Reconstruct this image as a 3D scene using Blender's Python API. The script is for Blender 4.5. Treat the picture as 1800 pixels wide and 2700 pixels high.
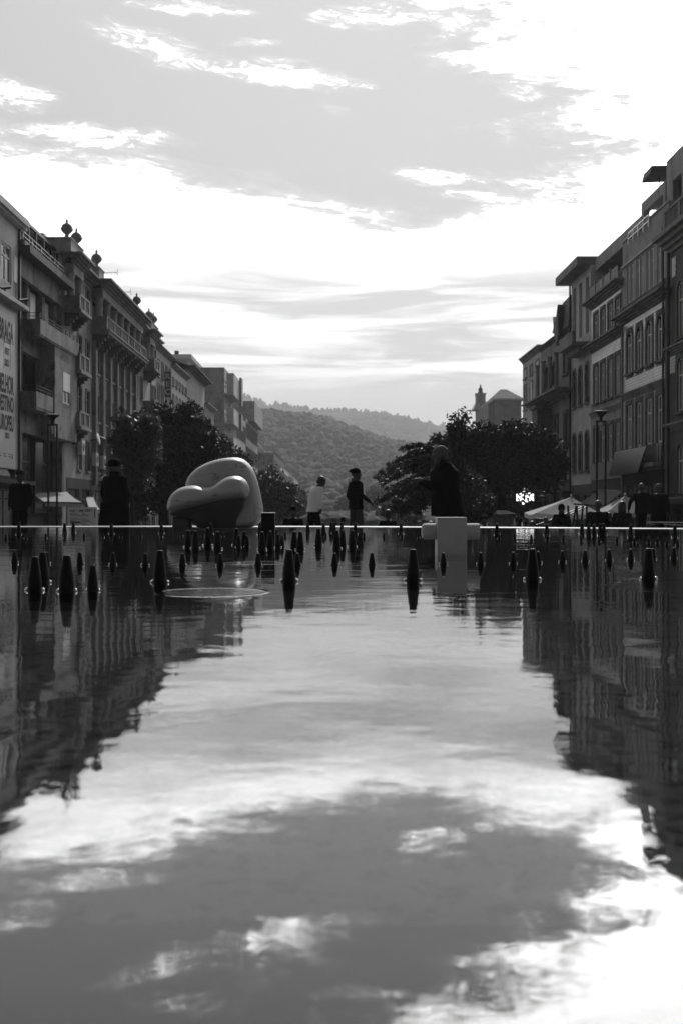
import bpy, bmesh, math, random
import numpy as np
from mathutils import Vector, Matrix
random.seed(7); rng = np.random.default_rng(7)
S = bpy.context.scene
for o in list(bpy.data.objects): bpy.data.objects.remove(o)
C = S.collection
HAZE = 0.0003
F = 2700.0; CAMH = 0.30; HY = 1340.0
# ---------------------------------------------------------------- camera
cam = bpy.data.cameras.new('camera'); co = bpy.data.objects.new('camera', cam); C.objects.link(co)
cam.sensor_fit = 'VERTICAL'; cam.sensor_height = 36; cam.lens = 36
cam.shift_y = -10/2700; cam.clip_start = 0.05; cam.clip_end = 20000
co.location = (0, 0, CAMH); co.rotation_euler = (math.radians(90), 0, 0)
cam.dof.use_dof = True; cam.dof.focus_distance = 8.0; cam.dof.aperture_fstop = 5.6
S.camera = co
# ---------------------------------------------------------------- exposure
S.view_settings.view_transform = 'Standard'; S.view_settings.look = 'None'
S.view_settings.exposure = 0.34; S.view_settings.gamma = 1.0
SUN_EL, SUN_AZ = math.radians(40), math.radians(6)
# ---------------------------------------------------------------- node helper
class E:
    nt = None
    def __init__(s, k): s.k = k
    @staticmethod
    def m(op, *a, clamp=False):
        n = E.nt.nodes.new('ShaderNodeMath'); n.operation = op; n.use_clamp = clamp
        for i, v in enumerate(a):
            if isinstance(v, E): E.nt.links.new(v.k, n.inputs[i])
            else: n.inputs[i].default_value = v
        return E(n.outputs[0])
    def __add__(s, o): return E.m('ADD', s, o)
    __radd__ = __add__
    def __sub__(s, o): return E.m('SUBTRACT', s, o)
    def __rsub__(s, o): return E.m('SUBTRACT', o, s)
    def __mul__(s, o): return E.m('MULTIPLY', s, o)
    __rmul__ = __mul__
    def __truediv__(s, o): return E.m('DIVIDE', s, o)
    def __pow__(s, o): return E.m('POWER', s, o)
def ss(x, a, b):
    n = E.nt.nodes.new('ShaderNodeMapRange'); n.interpolation_type = 'SMOOTHSTEP'
    n.inputs['From Min'].default_value = a; n.inputs['From Max'].default_value = b
    E.nt.links.new(x.k, n.inputs['Value']); return E(n.outputs[0])
def vec(x, y, z=0.0):
    n = E.nt.nodes.new('ShaderNodeCombineXYZ')
    for i, v in enumerate((x, y, z)):
        if isinstance(v, E): E.nt.links.new(v.k, n.inputs[i])
        else: n.inputs[i].default_value = v
    return E(n.outputs[0])
def noise(v, scale, detail=4, rough=0.5, dist=0.0):
    n = E.nt.nodes.new('ShaderNodeTexNoise'); n.inputs['Scale'].default_value = scale
    n.inputs['Detail'].default_value = detail; n.inputs['Roughness'].default_value = rough
    n.inputs['Distortion'].default_value = dist
    if v is not None: E.nt.links.new(v.k, n.inputs['Vector'])
    return E(n.outputs['Fac'])
def fcurve(x, pts, x0, x1, y0, y1):
    """piecewise curve through pts, domain and range normalised to 0..1"""
    n = E.nt.nodes.new('ShaderNodeFloatCurve')
    c = n.mapping.curves[0]
    P = [((a-x0)/(x1-x0), (b-y0)/(y1-y0)) for a, b in pts]
    c.points[0].location = P[0]; c.points[1].location = P[-1]
    for p in P[1:-1]: c.points.new(*p)
    n.mapping.update()
    E.nt.links.new(((x - x0) / (x1-x0)).k, n.inputs['Value'])
    return E(n.outputs[0]) * (y1-y0) + y0
# ---------------------------------------------------------------- world: hazy back-lit sky with cirrus and a bright cloud bank
W = bpy.data.worlds.new('World'); S.world = W; W.use_nodes = True
nt = W.node_tree; nt.nodes.clear(); E.nt = nt
out = nt.nodes.new('ShaderNodeOutputWorld'); bg = nt.nodes.new('ShaderNodeBackground')
sky = nt.nodes.new('ShaderNodeTexSky'); sky.sky_type = 'NISHITA'; sky.sun_disc = False
sky.sun_elevation = SUN_EL; sky.sun_rotation = SUN_AZ
bw = nt.nodes.new('ShaderNodeRGBToBW'); nt.links.new(sky.outputs[0], bw.inputs[0])
tc = nt.nodes.new('ShaderNodeTexCoord'); sp = nt.nodes.new('ShaderNodeSeparateXYZ')
nt.links.new(tc.outputs['Generated'], sp.inputs[0])
dx, dy, dz = (E(sp.outputs[i]) for i in range(3))
az = E.m('ARCTAN2', dx, dy)
hyp = E.m('MAXIMUM', E.m('SQRT', dx*dx + dy*dy), 0.02)
t = dz / hyp
def AT(px, py):
    u = (px-900)/F; v = (HY-py)/F
    return math.atan(u), v/math.sqrt(1+u*u)
cv = vec(az*1.0, t*1.0)
n1 = noise(vec(az*9.0 + t*8.0, t*34.0), 1.0, 11, 0.66, 0.8)        # streaky
n2 = noise(vec(az*45.0 + t*40.0 + 9.0, t*130.0), 1.0, 8, 0.72, 0.6)          # fine ragged
n3 = noise(vec(az*4.5 + 4.0, t*42.0), 1.0, 7, 0.6, 0.5)            # flat layers low down
rag = (n1-0.5)*0.20 + (n2-0.5)*0.13
# upper edge of the bank
bp = [(-1400, 250), (-400, 330), (0, 362), (250, 392), (420, 430), (560, 462), (800, 500), (1000, 545), (1120, 562), (1240, 530), (1340, 500), (1700, 480), (2400, 460)]
bpt = [AT(*p) for p in bp]
edge = fcurve(az, bpt, -0.72, 0.52, 0.20, 0.42)
fwd = ss(dy - dx*0.5, 0.2, 0.6) * ss(t, 0.95, 0.62)  # unseen cloud stretched out to the left, added to light the right facades
bank = ss(edge - t + rag*0.42, -0.014, 0.040)
# right hand edge of the blue gap, as azimuth over elevation
rp = [(1330, 560), (1400, 470), (1500, 400), (1390, 340), (1420, 280), (1330, 215), (1250, 170), (1230, 90), (1140, 35), (930, -30), (700, -160), (500, -500)]
rpt = sorted([(AT(*p)[1], AT(*p)[0]) for p in rp])
redge = fcurve(t, rpt, rpt[0][0], rpt[-1][0], -0.3, 0.5)
right = ss(az - redge + rag*2.1, -0.04, 0.12)
dens = E.m('MAXIMUM', bank, right)
def streak(px0, py0, px1, py1, wid, gain, seed):
    a0, t0 = AT(px0, py0); a1, t1 = AT(px1, py1)
    ca, ct = (a0+a1)/2, (t0+t1)/2; L = math.hypot(a1-a0, t1-t0)/2; an = math.atan2(t1-t0, a1-a0)
    du = (az-ca)*math.cos(an) + (t-ct)*math.sin(an)
    dv = (t-ct)*math.cos(an) - (az-ca)*math.sin(an)
    w = wid/F
    d = (du/L)*(du/L) + ((dv + (n1-0.5)*0.03)/w)*((dv + (n1-0.5)*0.03)/w)
    nn = noise(vec(du*34.0+seed, dv*110.0), 1.0, 10, 0.74, 0.9)
    return ss((1.0-d)*0.30 + (nn-0.5)*1.5 - 0.02, -0.12, 0.55) * ss(1.6-d, 0.0, 0.7) * gain
for a in [(230, 70, 560, 165, 48, 1.0, 1.1), (480, 150, 980, 232, 34, 1.0, 2.3), (330, 5, 690, 36, 20, 0.8, 3.7),
          (-120, 215, 160, 265, 44, 1.0, 4.2), (-100, 330, 530, 372, 30, 0.9, 5.9), (1020, 455, 1290, 475, 26, 1.0, 6.4),
          (590, 105, 760, 118, 12, 0.6, 7.7), (660, 150, 830, 172, 12, 0.7, 8.8), (800, 45, 1150, 40, 34, 1.0, 9.9),
          (1300, 235, 1450, 262, 22, 0.8, 10.4), (1130, 500, 1420, 545, 26, .9, 12.1), (830, 275, 930, 300, 10, 0.4, 11.2)]:
    dens = E.m('MAXIMUM', dens, streak(*a))
dens = dens * fwd
# brightness of the cloud: thin and grey low down, blinding higher and towards the sun
low = ss(t, 0.21, 0.32)
lay = ss(n3, 0.40, 0.62)
sund = E.m('ADD', dx*(math.sin(SUN_AZ+0.12)*math.cos(SUN_EL)), E.m('ADD', dy*(math.cos(SUN_AZ+0.12)*math.cos(SUN_EL)), dz*math.sin(SUN_EL)))
glow = ss(sund, 0.80, 1.0)
cb_low = 0.66 + lay*0.62
cb_high = 2.6 + (n1-0.45)*6.0 + glow*3.0
cloudv = cb_low*(1.0-low) + E.m('MAXIMUM', cb_high, 1.05)*low
blue = 0.49 + glow*0.12 + ss(t, 0.5, 0.0)*0.06
# sky away from the view, capped dim to darken camera-facing sides
nish = E(bw.outputs[0]) * 0.05
fb = ss(dy, 0.1, 0.7)
blue = blue*fb + E.m('MINIMUM', nish, 0.15)*(1.0-fb)
hor = ss(t, 0.145, 0.10)
thin = ss(noise(vec(az*5.0+1.5, t*70.0), 1.0, 6, 0.6, 0.4), 0.56, 0.70) * ss(t, 0.045, 0.10)
horv = 0.70 + thin*0.6
thick = ss(dens, 0.22, 1.0) ** 2.2
val = (blue + dens*0.30)*(1.0-thick) + cloudv*thick
val = val*(1.0-hor*fwd) + horv*hor*fwd
val = E.m('MAXIMUM', val, 0.02)
nt.links.new(val.k, bg.inputs['Color']); bg.inputs['Strength'].default_value = 1.0
nt.links.new(bg.outputs[0], out.inputs[0])
# ---------------------------------------------------------------- sun
sl = bpy.data.lights.new('sun', 'SUN'); sl.energy = 3.0; sl.angle = math.radians(0.5); sl.color = (1, 1, 1)
so = bpy.data.objects.new('sun', sl); C.objects.link(so)
sdir = Vector((math.sin(SUN_AZ)*math.cos(SUN_EL), math.cos(SUN_AZ)*math.cos(SUN_EL), math.sin(SUN_EL)))
so.rotation_euler = sdir.to_track_quat('Z', 'Y').to_euler(); so.location = sdir*50
# ---------------------------------------------------------------- materials (black and white photograph: all greys)
M = {}
def mat(name, v, rough=0.8, var=0.0, sc=3.0, metal=0.0, spec=0.5, stain=0.0, bump=0.0, bsc=30.0, emit=0.0, trans=0.0, brick=None):
    m = bpy.data.materials.new(name); m.use_nodes = True; nt = m.node_tree; E.nt = nt
    p = nt.nodes['Principled BSDF']; o = nt.nodes['Material Output']
    p.inputs['Roughness'].default_value = rough; p.inputs['Metallic'].default_value = metal
    p.inputs['Specular IOR Level'].default_value = spec
    p.inputs['Base Color'].default_value = (v, v, v, 1)
    g = nt.nodes.new('ShaderNodeNewGeometry'); pos = E(g.outputs['Position'])
    if var or stain:
        k = noise(pos, sc, 6, 0.6, 0.3)
        val = (k - 0.5)*(2*var*v*1.6) + v
        if stain:
            s = nt.nodes.new('ShaderNodeSeparateXYZ'); nt.links.new(pos.k, s.inputs[0])
            st = noise(vec(E(s.outputs[0])*1.1, E(s.outputs[1])*1.1, E(s.outputs[2])*0.22), 1.0, 6, 0.65)
            st2 = noise(pos, 0.7, 7, 0.7)
            val = val * (1.0 - ss(st, 0.46, 0.72)*stain*0.8) * (1.0 - ss(st2, 0.48, 0.66)*stain*0.9)
        if brick:
            s = nt.nodes.new('ShaderNodeSeparateXYZ'); nt.links.new(pos.k, s.inputs[0])
            b = nt.nodes.new('ShaderNodeTexBrick'); b.inputs['Scale'].default_value = 1.0
            b.inputs['Brick Width'].default_value = brick; b.inputs['Row Height'].default_value = brick*0.5
            b.inputs['Mortar Size'].default_value = brick*0.045
            b.inputs['Color1'].default_value = (1, 1, 1, 1); b.inputs['Color2'].default_value = (.82, .82, .82, 1)
            b.inputs['Mortar'].default_value = (.35, .35, .35, 1)
            nt.links.new(vec(E(s.outputs[1]), E(s.outputs[2])).k, b.inputs['Vector'])
            val = val * E(b.outputs['Color'])
        nt.links.new(E.m('MAXIMUM', val, 0.004).k, p.inputs['Base Color'])
    if bump:
        b = nt.nodes.new('ShaderNodeBump'); b.inputs['Distance'].default_value = bump; b.inputs['Strength'].default_value = 1
        nt.links.new(noise(pos, bsc, 5, 0.6).k, b.inputs['Height']); nt.links.new(b.outputs[0], p.inputs['Normal'])
    if emit:
        p.inputs['Emission Color'].default_value = (1, 1, 1, 1); p.inputs['Emission Strength'].default_value = emit
    if trans:
        tb = nt.nodes.new('ShaderNodeBsdfTranslucent'); tb.inputs[0].default_value = (v, v, v, 1)
        mx = nt.nodes.new('ShaderNodeMixShader'); mx.inputs[0].default_value = trans
        nt.links.new(p.outputs[0], mx.inputs[1]); nt.links.new(tb.outputs[0], mx.inputs[2]); nt.links.new(mx.outputs[0], o.inputs['Surface'])
    M[name] = m; return m
mat('plaster', 0.32, .85, .25, 1.2, stain=.35, bump=.01, bsc=12)
mat('plaster_light', 0.5, .85, .2, 1.0, stain=.25, bump=.01, bsc=12)
mat('plaster_dark', 0.2, .85, .5, 1.4, stain=.95, bump=.012, bsc=10)
mat('concrete', 0.34, .85, .25, .9, stain=.45, bump=.01, bsc=8)
mat('stone', 0.2, .8, .3, 1.6, stain=.45, bump=.015, bsc=9)
mat('stone_dark', 0.085, .8, .3, 2, stain=.4, bump=.015, bsc=9)
mat('tile', 0.85, .35, .1, 2, stain=.12, brick=.32)
mat('white_paint', 0.8, .45, .08, 3)
mat('window_frame', 0.62, .5, .08, 3)
mat('glass', 0.02, .06, spec=.9)
mat('glass_dark', 0.01, .15, spec=.5)
mat('shutter', 0.65, .6, .1, 3)
mat('roof_tile', 0.035, .8, .4, 3, bump=.05, bsc=6, spec=.08)
mat('metal_dark', 0.02, .4, .2, 8, metal=.6)
mat('iron', 0.007, .45, .2, 8, spec=.15)
mat('metal_light', 0.5, .35, .1, 8, metal=.7)
mat('nozzle', 0.008, .45, .4, 60, spec=.12)
mat('chrome', 0.95, .12, metal=1)
mat('awning', 0.45, .8, .15, 2, trans=.45)
mat('parasol', 0.62, .8, .08, 2, trans=.5)
mat('ground', 0.07, 1.0, .3, 1.5, spec=.1, bump=.004, bsc=20)
mat('rim', 0.42, .36, .5, 1.1, bump=.001, bsc=25)
mat('skin', 0.035, .6, .1, 20)
mat('cloth_black', 0.006, .9, .3, 30, spec=.04)
mat('cloth_dark', 0.015, .9, .3, 25, spec=.04)
mat('denim', 0.045, .9, .35, 20, spec=.04)
mat('cloth_white', 0.7, .85, .08, 18, spec=.2)
mat('cloth_mid', 0.06, .9, .2, 20, spec=.2)
mat('hair_dark', 0.006, .5, .3, 60)
mat('hair_grey', 0.07, .8, .25, 80, spec=.25)
mat('bark', 0.015, .9, .4, 12, bump=.02, bsc=20, spec=.08)
mat('leaf', 0.036, .55, .5, 1.6, trans=.25, spec=.3)
mat('leaf_dark', 0.015, .6, .5, 1.2, trans=.15, spec=.3)
mat('leaf_pale', 0.06, .5, .45, 2.0, trans=.3, spec=.3)
mat('hillwood', 0.046, .9, .7, .06, bump=.8, bsc=.5, spec=.08)
mat('hill', 0.05, .95, .5, .01, spec=.08)
mat('print', 0.03, .7, spec=.2)
mat('print_grey', 0.07, .7, spec=.2)
mat('panel_white', 0.55, .6, .06, 2)
mat('block_white', 0.36, .75, .1, 9, bump=.0012, bsc=90, stain=.12)
mat('lit', 0.8, .5, emit=1.6)
mat('lampglass', 0.5, .3, .05, 3)
mat('shade_sheet', 0.02, .6, .3, 2, spec=.2)  # near-black sheet colour, paints in the shade at street level
mat('marble_shade', 0.07, .5, .4, 2, spec=.2)  # darker marble, paints in the shade under the sculpture's overhang
mat('glass_curtain', 0.16, .3, .5, 4, spec=.8)
def marble():
    m = bpy.data.materials.new('marble'); m.use_nodes = True; nt = m.node_tree; E.nt = nt
    p = nt.nodes['Principled BSDF']; g = nt.nodes.new('ShaderNodeNewGeometry'); pos = E(g.outputs['Position'])
    s = nt.nodes.new('ShaderNodeSeparateXYZ'); nt.links.new(pos.k, s.inputs[0])
    x, y, z = (E(s.outputs[i]) for i in range(3))
    q = vec(x*.6 - z*1.6, y*.8, z*.8 + x*.5)
    v1 = E.m('ABSOLUTE', noise(q, 1.3, 5, .5, .8) - 0.5)
    vein = 1.0 - ss(v1, 0.0, 0.012)*1.0
    v2 = E.m('ABSOLUTE', noise(q, 3.0, 4, .5, 1.0) - 0.5)
    vein2 = 1.0 - ss(v2, 0.0, 0.006)
    k = noise(pos, 3.0, 6, .6)
    val = (0.36 + (k-0.5)*0.22) * (1.0 - vein*0.6) * (1.0 - vein2*0.3)
    nt.links.new(val.k, p.inputs['Base Color']); p.inputs['Roughness'].default_value = .42
    b = nt.nodes.new('ShaderNodeBump'); b.inputs['Distance'].default_value = .002
    nt.links.new(noise(pos, 60, 4).k, b.inputs['Height']); nt.links.new(b.outputs[0], p.inputs['Normal'])
    M['marble'] = m
marble()
# ---------------------------------------------------------------- mesh helpers
def V(*a): return Vector(a)
class MB:
    def __init__(s): s.v = []; s.f = []
    def add(s, vs, fs):
        b = len(s.v); s.v += [tuple(p) for p in vs]; s.f += [tuple(b+i for i in f) for f in fs]; return s
    def hexa(s, c):   # 8 corners, bottom 4 then top 4
        return s.add(c, [(0,3,2,1), (4,5,6,7), (0,1,5,4), (1,2,6,5), (2,3,7,6), (3,0,4,7)])
    def box(s, x0, x1, y0, y1, z0, z1):
        return s.hexa([(x0,y0,z0),(x1,y0,z0),(x1,y1,z0),(x0,y1,z0),(x0,y0,z1),(x1,y0,z1),(x1,y1,z1),(x0,y1,z1)])
    def lathe(s, prof, n=20, c=(0,0,0)):
        vs = []; fs = []
        for r, z in prof:
            for i in range(n):
                a = 2*math.pi*i/n; vs.append((c[0]+r*math.cos(a), c[1]+r*math.sin(a), c[2]+z))
        for j in range(len(prof)-1):
            for i in range(n):
                k = (i+1) % n; fs.append((j*n+i, j*n+k, (j+1)*n+k, (j+1)*n+i))
        fs.append(tuple(range(n))[::-1]); fs.append(tuple((len(prof)-1)*n+i for i in range(n)))
        return s.add(vs, fs)
    def tube(s, pts, rad, n=8):
        pts = [Vector(p) for p in pts]; 
        if not isinstance(rad, (list, tuple)): rad = [rad]*len(pts)
        vs = []; fs = []
        for i, p in enumerate(pts):
            d = (pts[min(i+1, len(pts)-1)] - pts[max(i-1, 0)])
            if d.length < 1e-9: d = Vector((0,0,1))
            d.normalize(); u = d.orthogonal().normalized() if abs(d.z) > .99 else d.cross(Vector((0,0,1))).normalized()
            w = d.cross(u)
            for j in range(n):
                a = 2*math.pi*j/n; vs.append(p + (u*math.cos(a) + w*math.sin(a))*rad[i])
        for i in range(len(pts)-1):
            for j in range(n):
                k = (j+1) % n; fs.append((i*n+j, i*n+k, (i+1)*n+k, (i+1)*n+j))
        fs.append(tuple(range(n))[::-1]); fs.append(tuple((len(pts)-1)*n+j for j in range(n)))
        return s.add(vs, fs)
    def ell(s, c, r, rot=None, nu=14, nv=9):
        vs = []; fs = []; c = Vector(c)
        for j in range(nv+1):
            th = math.pi*j/nv
            for i in range(nu):
                a = 2*math.pi*i/nu
                q = Vector((r[0]*math.sin(th)*math.cos(a), r[1]*math.sin(th)*math.sin(a), r[2]*math.cos(th)))
                if rot is not None: q = rot @ q
                vs.append(c+q)
        for j in range(nv):
            for i in range(nu):
                k = (i+1) % nu; fs.append((j*nu+i, (j+1)*nu+i, (j+1)*nu+k, j*nu+k))
        return s.add(vs, fs)
    def caps(s, p0, r0, p1, r1, n=12):
        p0 = Vector(p0); p1 = Vector(p1); d = (p1-p0); L = max(d.length, 1e-6); d = d/L
        pts = []; rs = []
        for a in (85, 60, 35, 12): pts.append(p0 - d*r0*math.sin(math.radians(a))); rs.append(r0*math.cos(math.radians(a)))
        for a in (12, 35, 60, 85): pts.append(p1 + d*r1*math.sin(math.radians(a))); rs.append(r1*math.cos(math.radians(a)))
        return s.tube(pts, rs, n)
    def loft(s, rings, n=18):
        """rings: (cx, cy, cz, rx, ry) horizontal ellipses"""
        vs = []; fs = []
        for (cx, cy, cz, rx, ry) in rings:
            for i in range(n):
                a = 2*math.pi*i/n; vs.append((cx+rx*math.cos(a), cy+ry*math.sin(a), cz))
        for j in range(len(rings)-1):
            for i in range(n):
                k = (i+1) % n; fs.append((j*n+i, j*n+k, (j+1)*n+k, (j+1)*n+i))
        fs.append(tuple(range(n))[::-1]); fs.append(tuple((len(rings)-1)*n+i for i in range(n)))
        return s.add(vs, fs)
    def prism(s, poly, axis, a, b):
        """poly of 2-D points extruded along axis from a to b; axis 'y': poly=(x,z)"""
        n = len(poly)
        f = {'y': lambda p, t: (p[0], t, p[1]), 'x': lambda p, t: (t, p[0], p[1]), 'z': lambda p, t: (p[0], p[1], t)}[axis]
        vs = [f(p, a) for p in poly] + [f(p, b) for p in poly]
        fs = [tuple(range(n))[::-1], tuple(range(n, 2*n))] + [(i, (i+1) % n, n+(i+1) % n, n+i) for i in range(n)]
        return s.add(vs, fs)
    def build(s, name, m, parent=None, smooth=False, bevel=0.0, fix=True):
        me = bpy.data.meshes.new(name); off = WL.get(parent.name, V(0,0,0)) if parent else V(0,0,0)
        vs = [(p[0]-off.x, p[1]-off.y, p[2]-off.z) for p in s.v]
        me.from_pydata(vs, [], s.f); me.update()
        if fix:
            bm = bmesh.new(); bm.from_mesh(me); bmesh.ops.recalc_face_normals(bm, faces=bm.faces); bm.to_mesh(me); bm.free()
        if smooth: me.polygons.foreach_set('use_smooth', [True]*len(me.polygons))
        o = bpy.data.objects.new(name, me); C.objects.link(o); me.materials.append(M[m] if isinstance(m, str) else m)
        if parent: o.parent = parent; WL[o.name] = off
        else: WL[o.name] = V(0,0,0)
        if bevel:
            b = o.modifiers.new('bevel', 'BEVEL'); b.width = bevel; b.segments = 2; b.limit_method = 'ANGLE'
        return o
WL = {}
def tag(o, label=None, cat=None, group=None, kind=None):
    if label: o['label'] = label
    if cat: o['category'] = cat
    if group: o['group'] = group
    if kind: o['kind'] = kind
    return o
def thing(name, label, cat, loc=(0,0,0), group=None, rz=0.0):
    o = bpy.data.objects.new(name, None); C.objects.link(o); o.location = loc; o.empty_display_size = .2
    o.rotation_euler = (0, 0, rz); WL[o.name] = Vector(loc)
    return tag(o, label, cat, group)
def copy_tree(o, parent=None):
    c = o.copy(); C.objects.link(c)
    if parent: c.parent = parent
    for ch in list(o.children): copy_tree(ch, c)
    return c
def pt(px, py, Y):            # world point at distance Y whose picture position is (px, py) of the photograph
    return V((px-900)/F*Y, Y, CAMH + (HY-py)/F*Y)
def gz(Y):                    # height of the plaza, which slopes gently away
    return -0.5 - 0.02*max(0, min(Y, 170)-18)
# ================================================================ SETTING: plaza, basin, water, rim
g = MB()
ys = [-30, 18, 30, 60, 100, 170, 300, 700, 9000]
for i in range(len(ys)-1):
    for xa, xb in ((-3000, 0), (0, 3000)):
        g.add([(xa, ys[i], gz(ys[i])), (xb, ys[i], gz(ys[i])), (xb, ys[i+1], gz(ys[i+1])), (xa, ys[i+1], gz(ys[i+1]))], [(0,1,2,3)])
tag(g.build('ground', 'ground', fix=False), kind='structure')
# rim (outer lip of the basin), a gently bent run of pale stone
rimpx = [(-900, 1392), (0, 1390.2), (450, 1389.6), (900, 1390.2), (1350, 1392.8), (1800, 1396), (2700, 1403)]
rim_in = []
for px, py in rimpx:
    Y = CAMH*F/(py-HY); rim_in.append(((px-900)/F*Y, Y))
RW = .95
r = MB(); n = len(rim_in)
for i in range(n-1):
    (xa, ya), (xb, yb) = rim_in[i], rim_in[i+1]
    r.hexa([(xa,ya,-.6),(xb,yb,-.6),(xb,yb+RW,-.6),(xa,ya+RW,-.6),(xa,ya,.006),(xb,yb,.006),(xb,yb+RW,.004),(xa,ya+RW,.004)])
tag(r.build('basin_rim', 'rim'), kind='structure')
# basin floor: speckled granite, a darker smooth slab in the foreground
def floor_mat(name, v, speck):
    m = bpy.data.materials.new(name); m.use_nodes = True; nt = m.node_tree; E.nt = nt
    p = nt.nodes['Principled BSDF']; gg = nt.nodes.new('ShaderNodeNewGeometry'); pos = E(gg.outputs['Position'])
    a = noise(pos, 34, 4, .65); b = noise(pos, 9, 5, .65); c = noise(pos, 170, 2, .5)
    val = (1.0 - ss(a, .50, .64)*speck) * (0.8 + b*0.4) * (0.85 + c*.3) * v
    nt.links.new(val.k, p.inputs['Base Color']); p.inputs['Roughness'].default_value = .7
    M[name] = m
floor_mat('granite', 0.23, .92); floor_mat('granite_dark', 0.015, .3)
SL = 0.835
poly = [(p[0], p[1]) for p in rim_in]
SF = 3.4
f = MB(); f.add([(-9, SL, -.04), (9, SL, -.04), (9, SF, -.04), (-9, SF, -.04)], [(0, 1, 2, 3)])
tag(f.build('basin_floor', 'granite', fix=False), kind='structure')
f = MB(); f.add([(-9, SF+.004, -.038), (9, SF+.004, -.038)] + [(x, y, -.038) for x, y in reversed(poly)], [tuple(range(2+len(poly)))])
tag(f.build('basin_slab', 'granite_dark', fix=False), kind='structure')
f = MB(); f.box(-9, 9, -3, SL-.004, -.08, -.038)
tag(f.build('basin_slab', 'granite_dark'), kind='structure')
# water sheet
def water_mat():
    m = bpy.data.materials.new('water'); m.use_nodes = True; nt = m.node_tree; nt.nodes.clear(); E.nt = nt
    o = nt.nodes.new('ShaderNodeOutputMaterial'); gl = nt.nodes.new('ShaderNodeBsdfGlossy'); tr = nt.nodes.new('ShaderNodeBsdfTransparent')
    gl.inputs['Roughness'].default_value = 0.012; gl.inputs[0].default_value = (1,1,1,1); tr.inputs[0].default_value = (.92,.92,.92,1)
    gg = nt.nodes.new('ShaderNodeNewGeometry'); pos = E(gg.outputs['Position'])
    s = nt.nodes.new('ShaderNodeSeparateXYZ'); nt.links.new(pos.k, s.inputs[0]); x, y = E(s.outputs[0]), E(s.outputs[1])
    h = (noise(vec(x, y*1.2), 5.0, 5, .5, .3) - .5)*.0010
    h = h + (noise(vec(x+7.0, y*1.5), 1.3, 3, .5) - .5)*.0020
    fine = noise(vec(x*.6, y*1.6), 34.0, 3, .5)
    patch = ss(noise(vec(x*.5, y*.9), .8, 2, .5), .46, .62)
    h = h + fine*patch*.00013
    for cx, cy, R, amp in RINGS:
        d = E.m('SQRT', (x-cx)*(x-cx) + (y-cy)*(y-cy))
        inner = ss(d, R+.004, R-.01)
        e = (d-R)*(1/.010)
        h = h + E.m('EXPONENT', e*e*-1.0)*(amp*.0011) + inner*E.m('SINE', d*230.0)*(amp*.00006) + inner*noise(vec(x, y), 75.0, 2, .5)*(amp*.0007)
    for yy, am in ((4.95, .0003), (5.35, .00025), (6.6, .0003), (7.4, .0003), (9.2, .0004), (12.0, .0004)):
        e = (y - yy + (noise(vec(x*.4, 0.0), 1.0, 2) - .5)*.5)*(1/.02)
        h = h + E.m('EXPONENT', e*e*-1.0)*am
    b = nt.nodes.new('ShaderNodeBump'); b.inputs['Distance'].default_value = 1.0; b.inputs['Strength'].default_value = 1.0
    nt.links.new(h.k, b.inputs['Height']); nt.links.new(b.outputs[0], gl.inputs['Normal'])
    fr = nt.nodes.new('ShaderNodeFresnel'); fr.inputs[0].default_value = 1.36; nt.links.new(b.outputs[0], fr.inputs['Normal'])
    k = E.m('POWER', E(fr.outputs[0]), 0.74)
    mx = nt.nodes.new('ShaderNodeMixShader'); nt.links.new(k.k, mx.inputs[0]); nt.links.new(tr.outputs[0], mx.inputs[1]); nt.links.new(gl.outputs[0], mx.inputs[2])
    nt.links.new(mx.outputs[0], o.inputs['Surface']); M['water'] = m
RINGS = [(-.463, 3.66, .196, 1.0), (1.37, 3.91, .335, 1.0), (1.55, 4.55, .30, .7), (-.48, 5.62, .165, .7)]
water_mat()
f = MB(); f.add([(-9, -3, 0), (9, -3, 0)] + [(x, y+.002, 0) for x, y in reversed(poly)], [tuple(range(2+len(poly)))])
tag(f.build('water', 'water', fix=False), kind='structure')
# ================================================================ fountain nozzles
def make_nozzle(name, w, h, ax=None):
    root = thing(name, 'x', 'nozzle'); WL[root.name] = V(0,0,0)
    r = w/2; t = r*.50
    b = MB(); b.lathe([(r*.92, -.045), (r, -.01), (r*1.02, h*.18), (r*.93, h*.42), (t*1.08, h*.965), (t, h)], 24)
    b.build('body', 'nozzle', root, smooth=False)
    c = MB(); c.lathe([(t*.95, h-.001), (t*1.0, h+.001), (t*.92, h+.0035), (t*.45, h+.0045), (t*.4, h+.001)], 24)
    c.build('outlet', 'nozzle', root, smooth=True)
    c = MB(); c.lathe([(r*1.0, -.006), (r*1.08, -.004), (r*1.08, .001), (r*1.0, .003)], 28)
    c.build('collar', 'nozzle', root, smooth=False)
    for sx in (-1, 1):  # added chrome beads standing in for glints at the waterline
        c = MB(); c.ell((sx*r*1.2, 0, .003), (r*.27, r*.25, .0075 if h > .1 else .0055), nu=10, nv=6); c.build('glint_bead', 'chrome', root, smooth=True)
    return root
words = ['first','second','third','fourth','fifth','sixth','seventh','eighth','ninth','tenth','eleventh','twelfth','thirteenth','fourteenth','fifteenth','sixteenth','seventeenth','eighteenth','nineteenth','twentieth','twenty-first','twenty-second','twenty-third','twenty-fourth','twenty-fifth','twenty-sixth','twenty-seventh','twenty-eighth','twenty-ninth','thirtieth','thirty-first','thirty-second','thirty-third','thirty-fourth','thirty-fifth','thirty-sixth','thirty-seventh']
protoS = make_nozzle('water_nozzle', .033, .060); protoB = make_nozzle('fountain_spout', .053, .126)
used = {'S': False, 'B': False}
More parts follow.
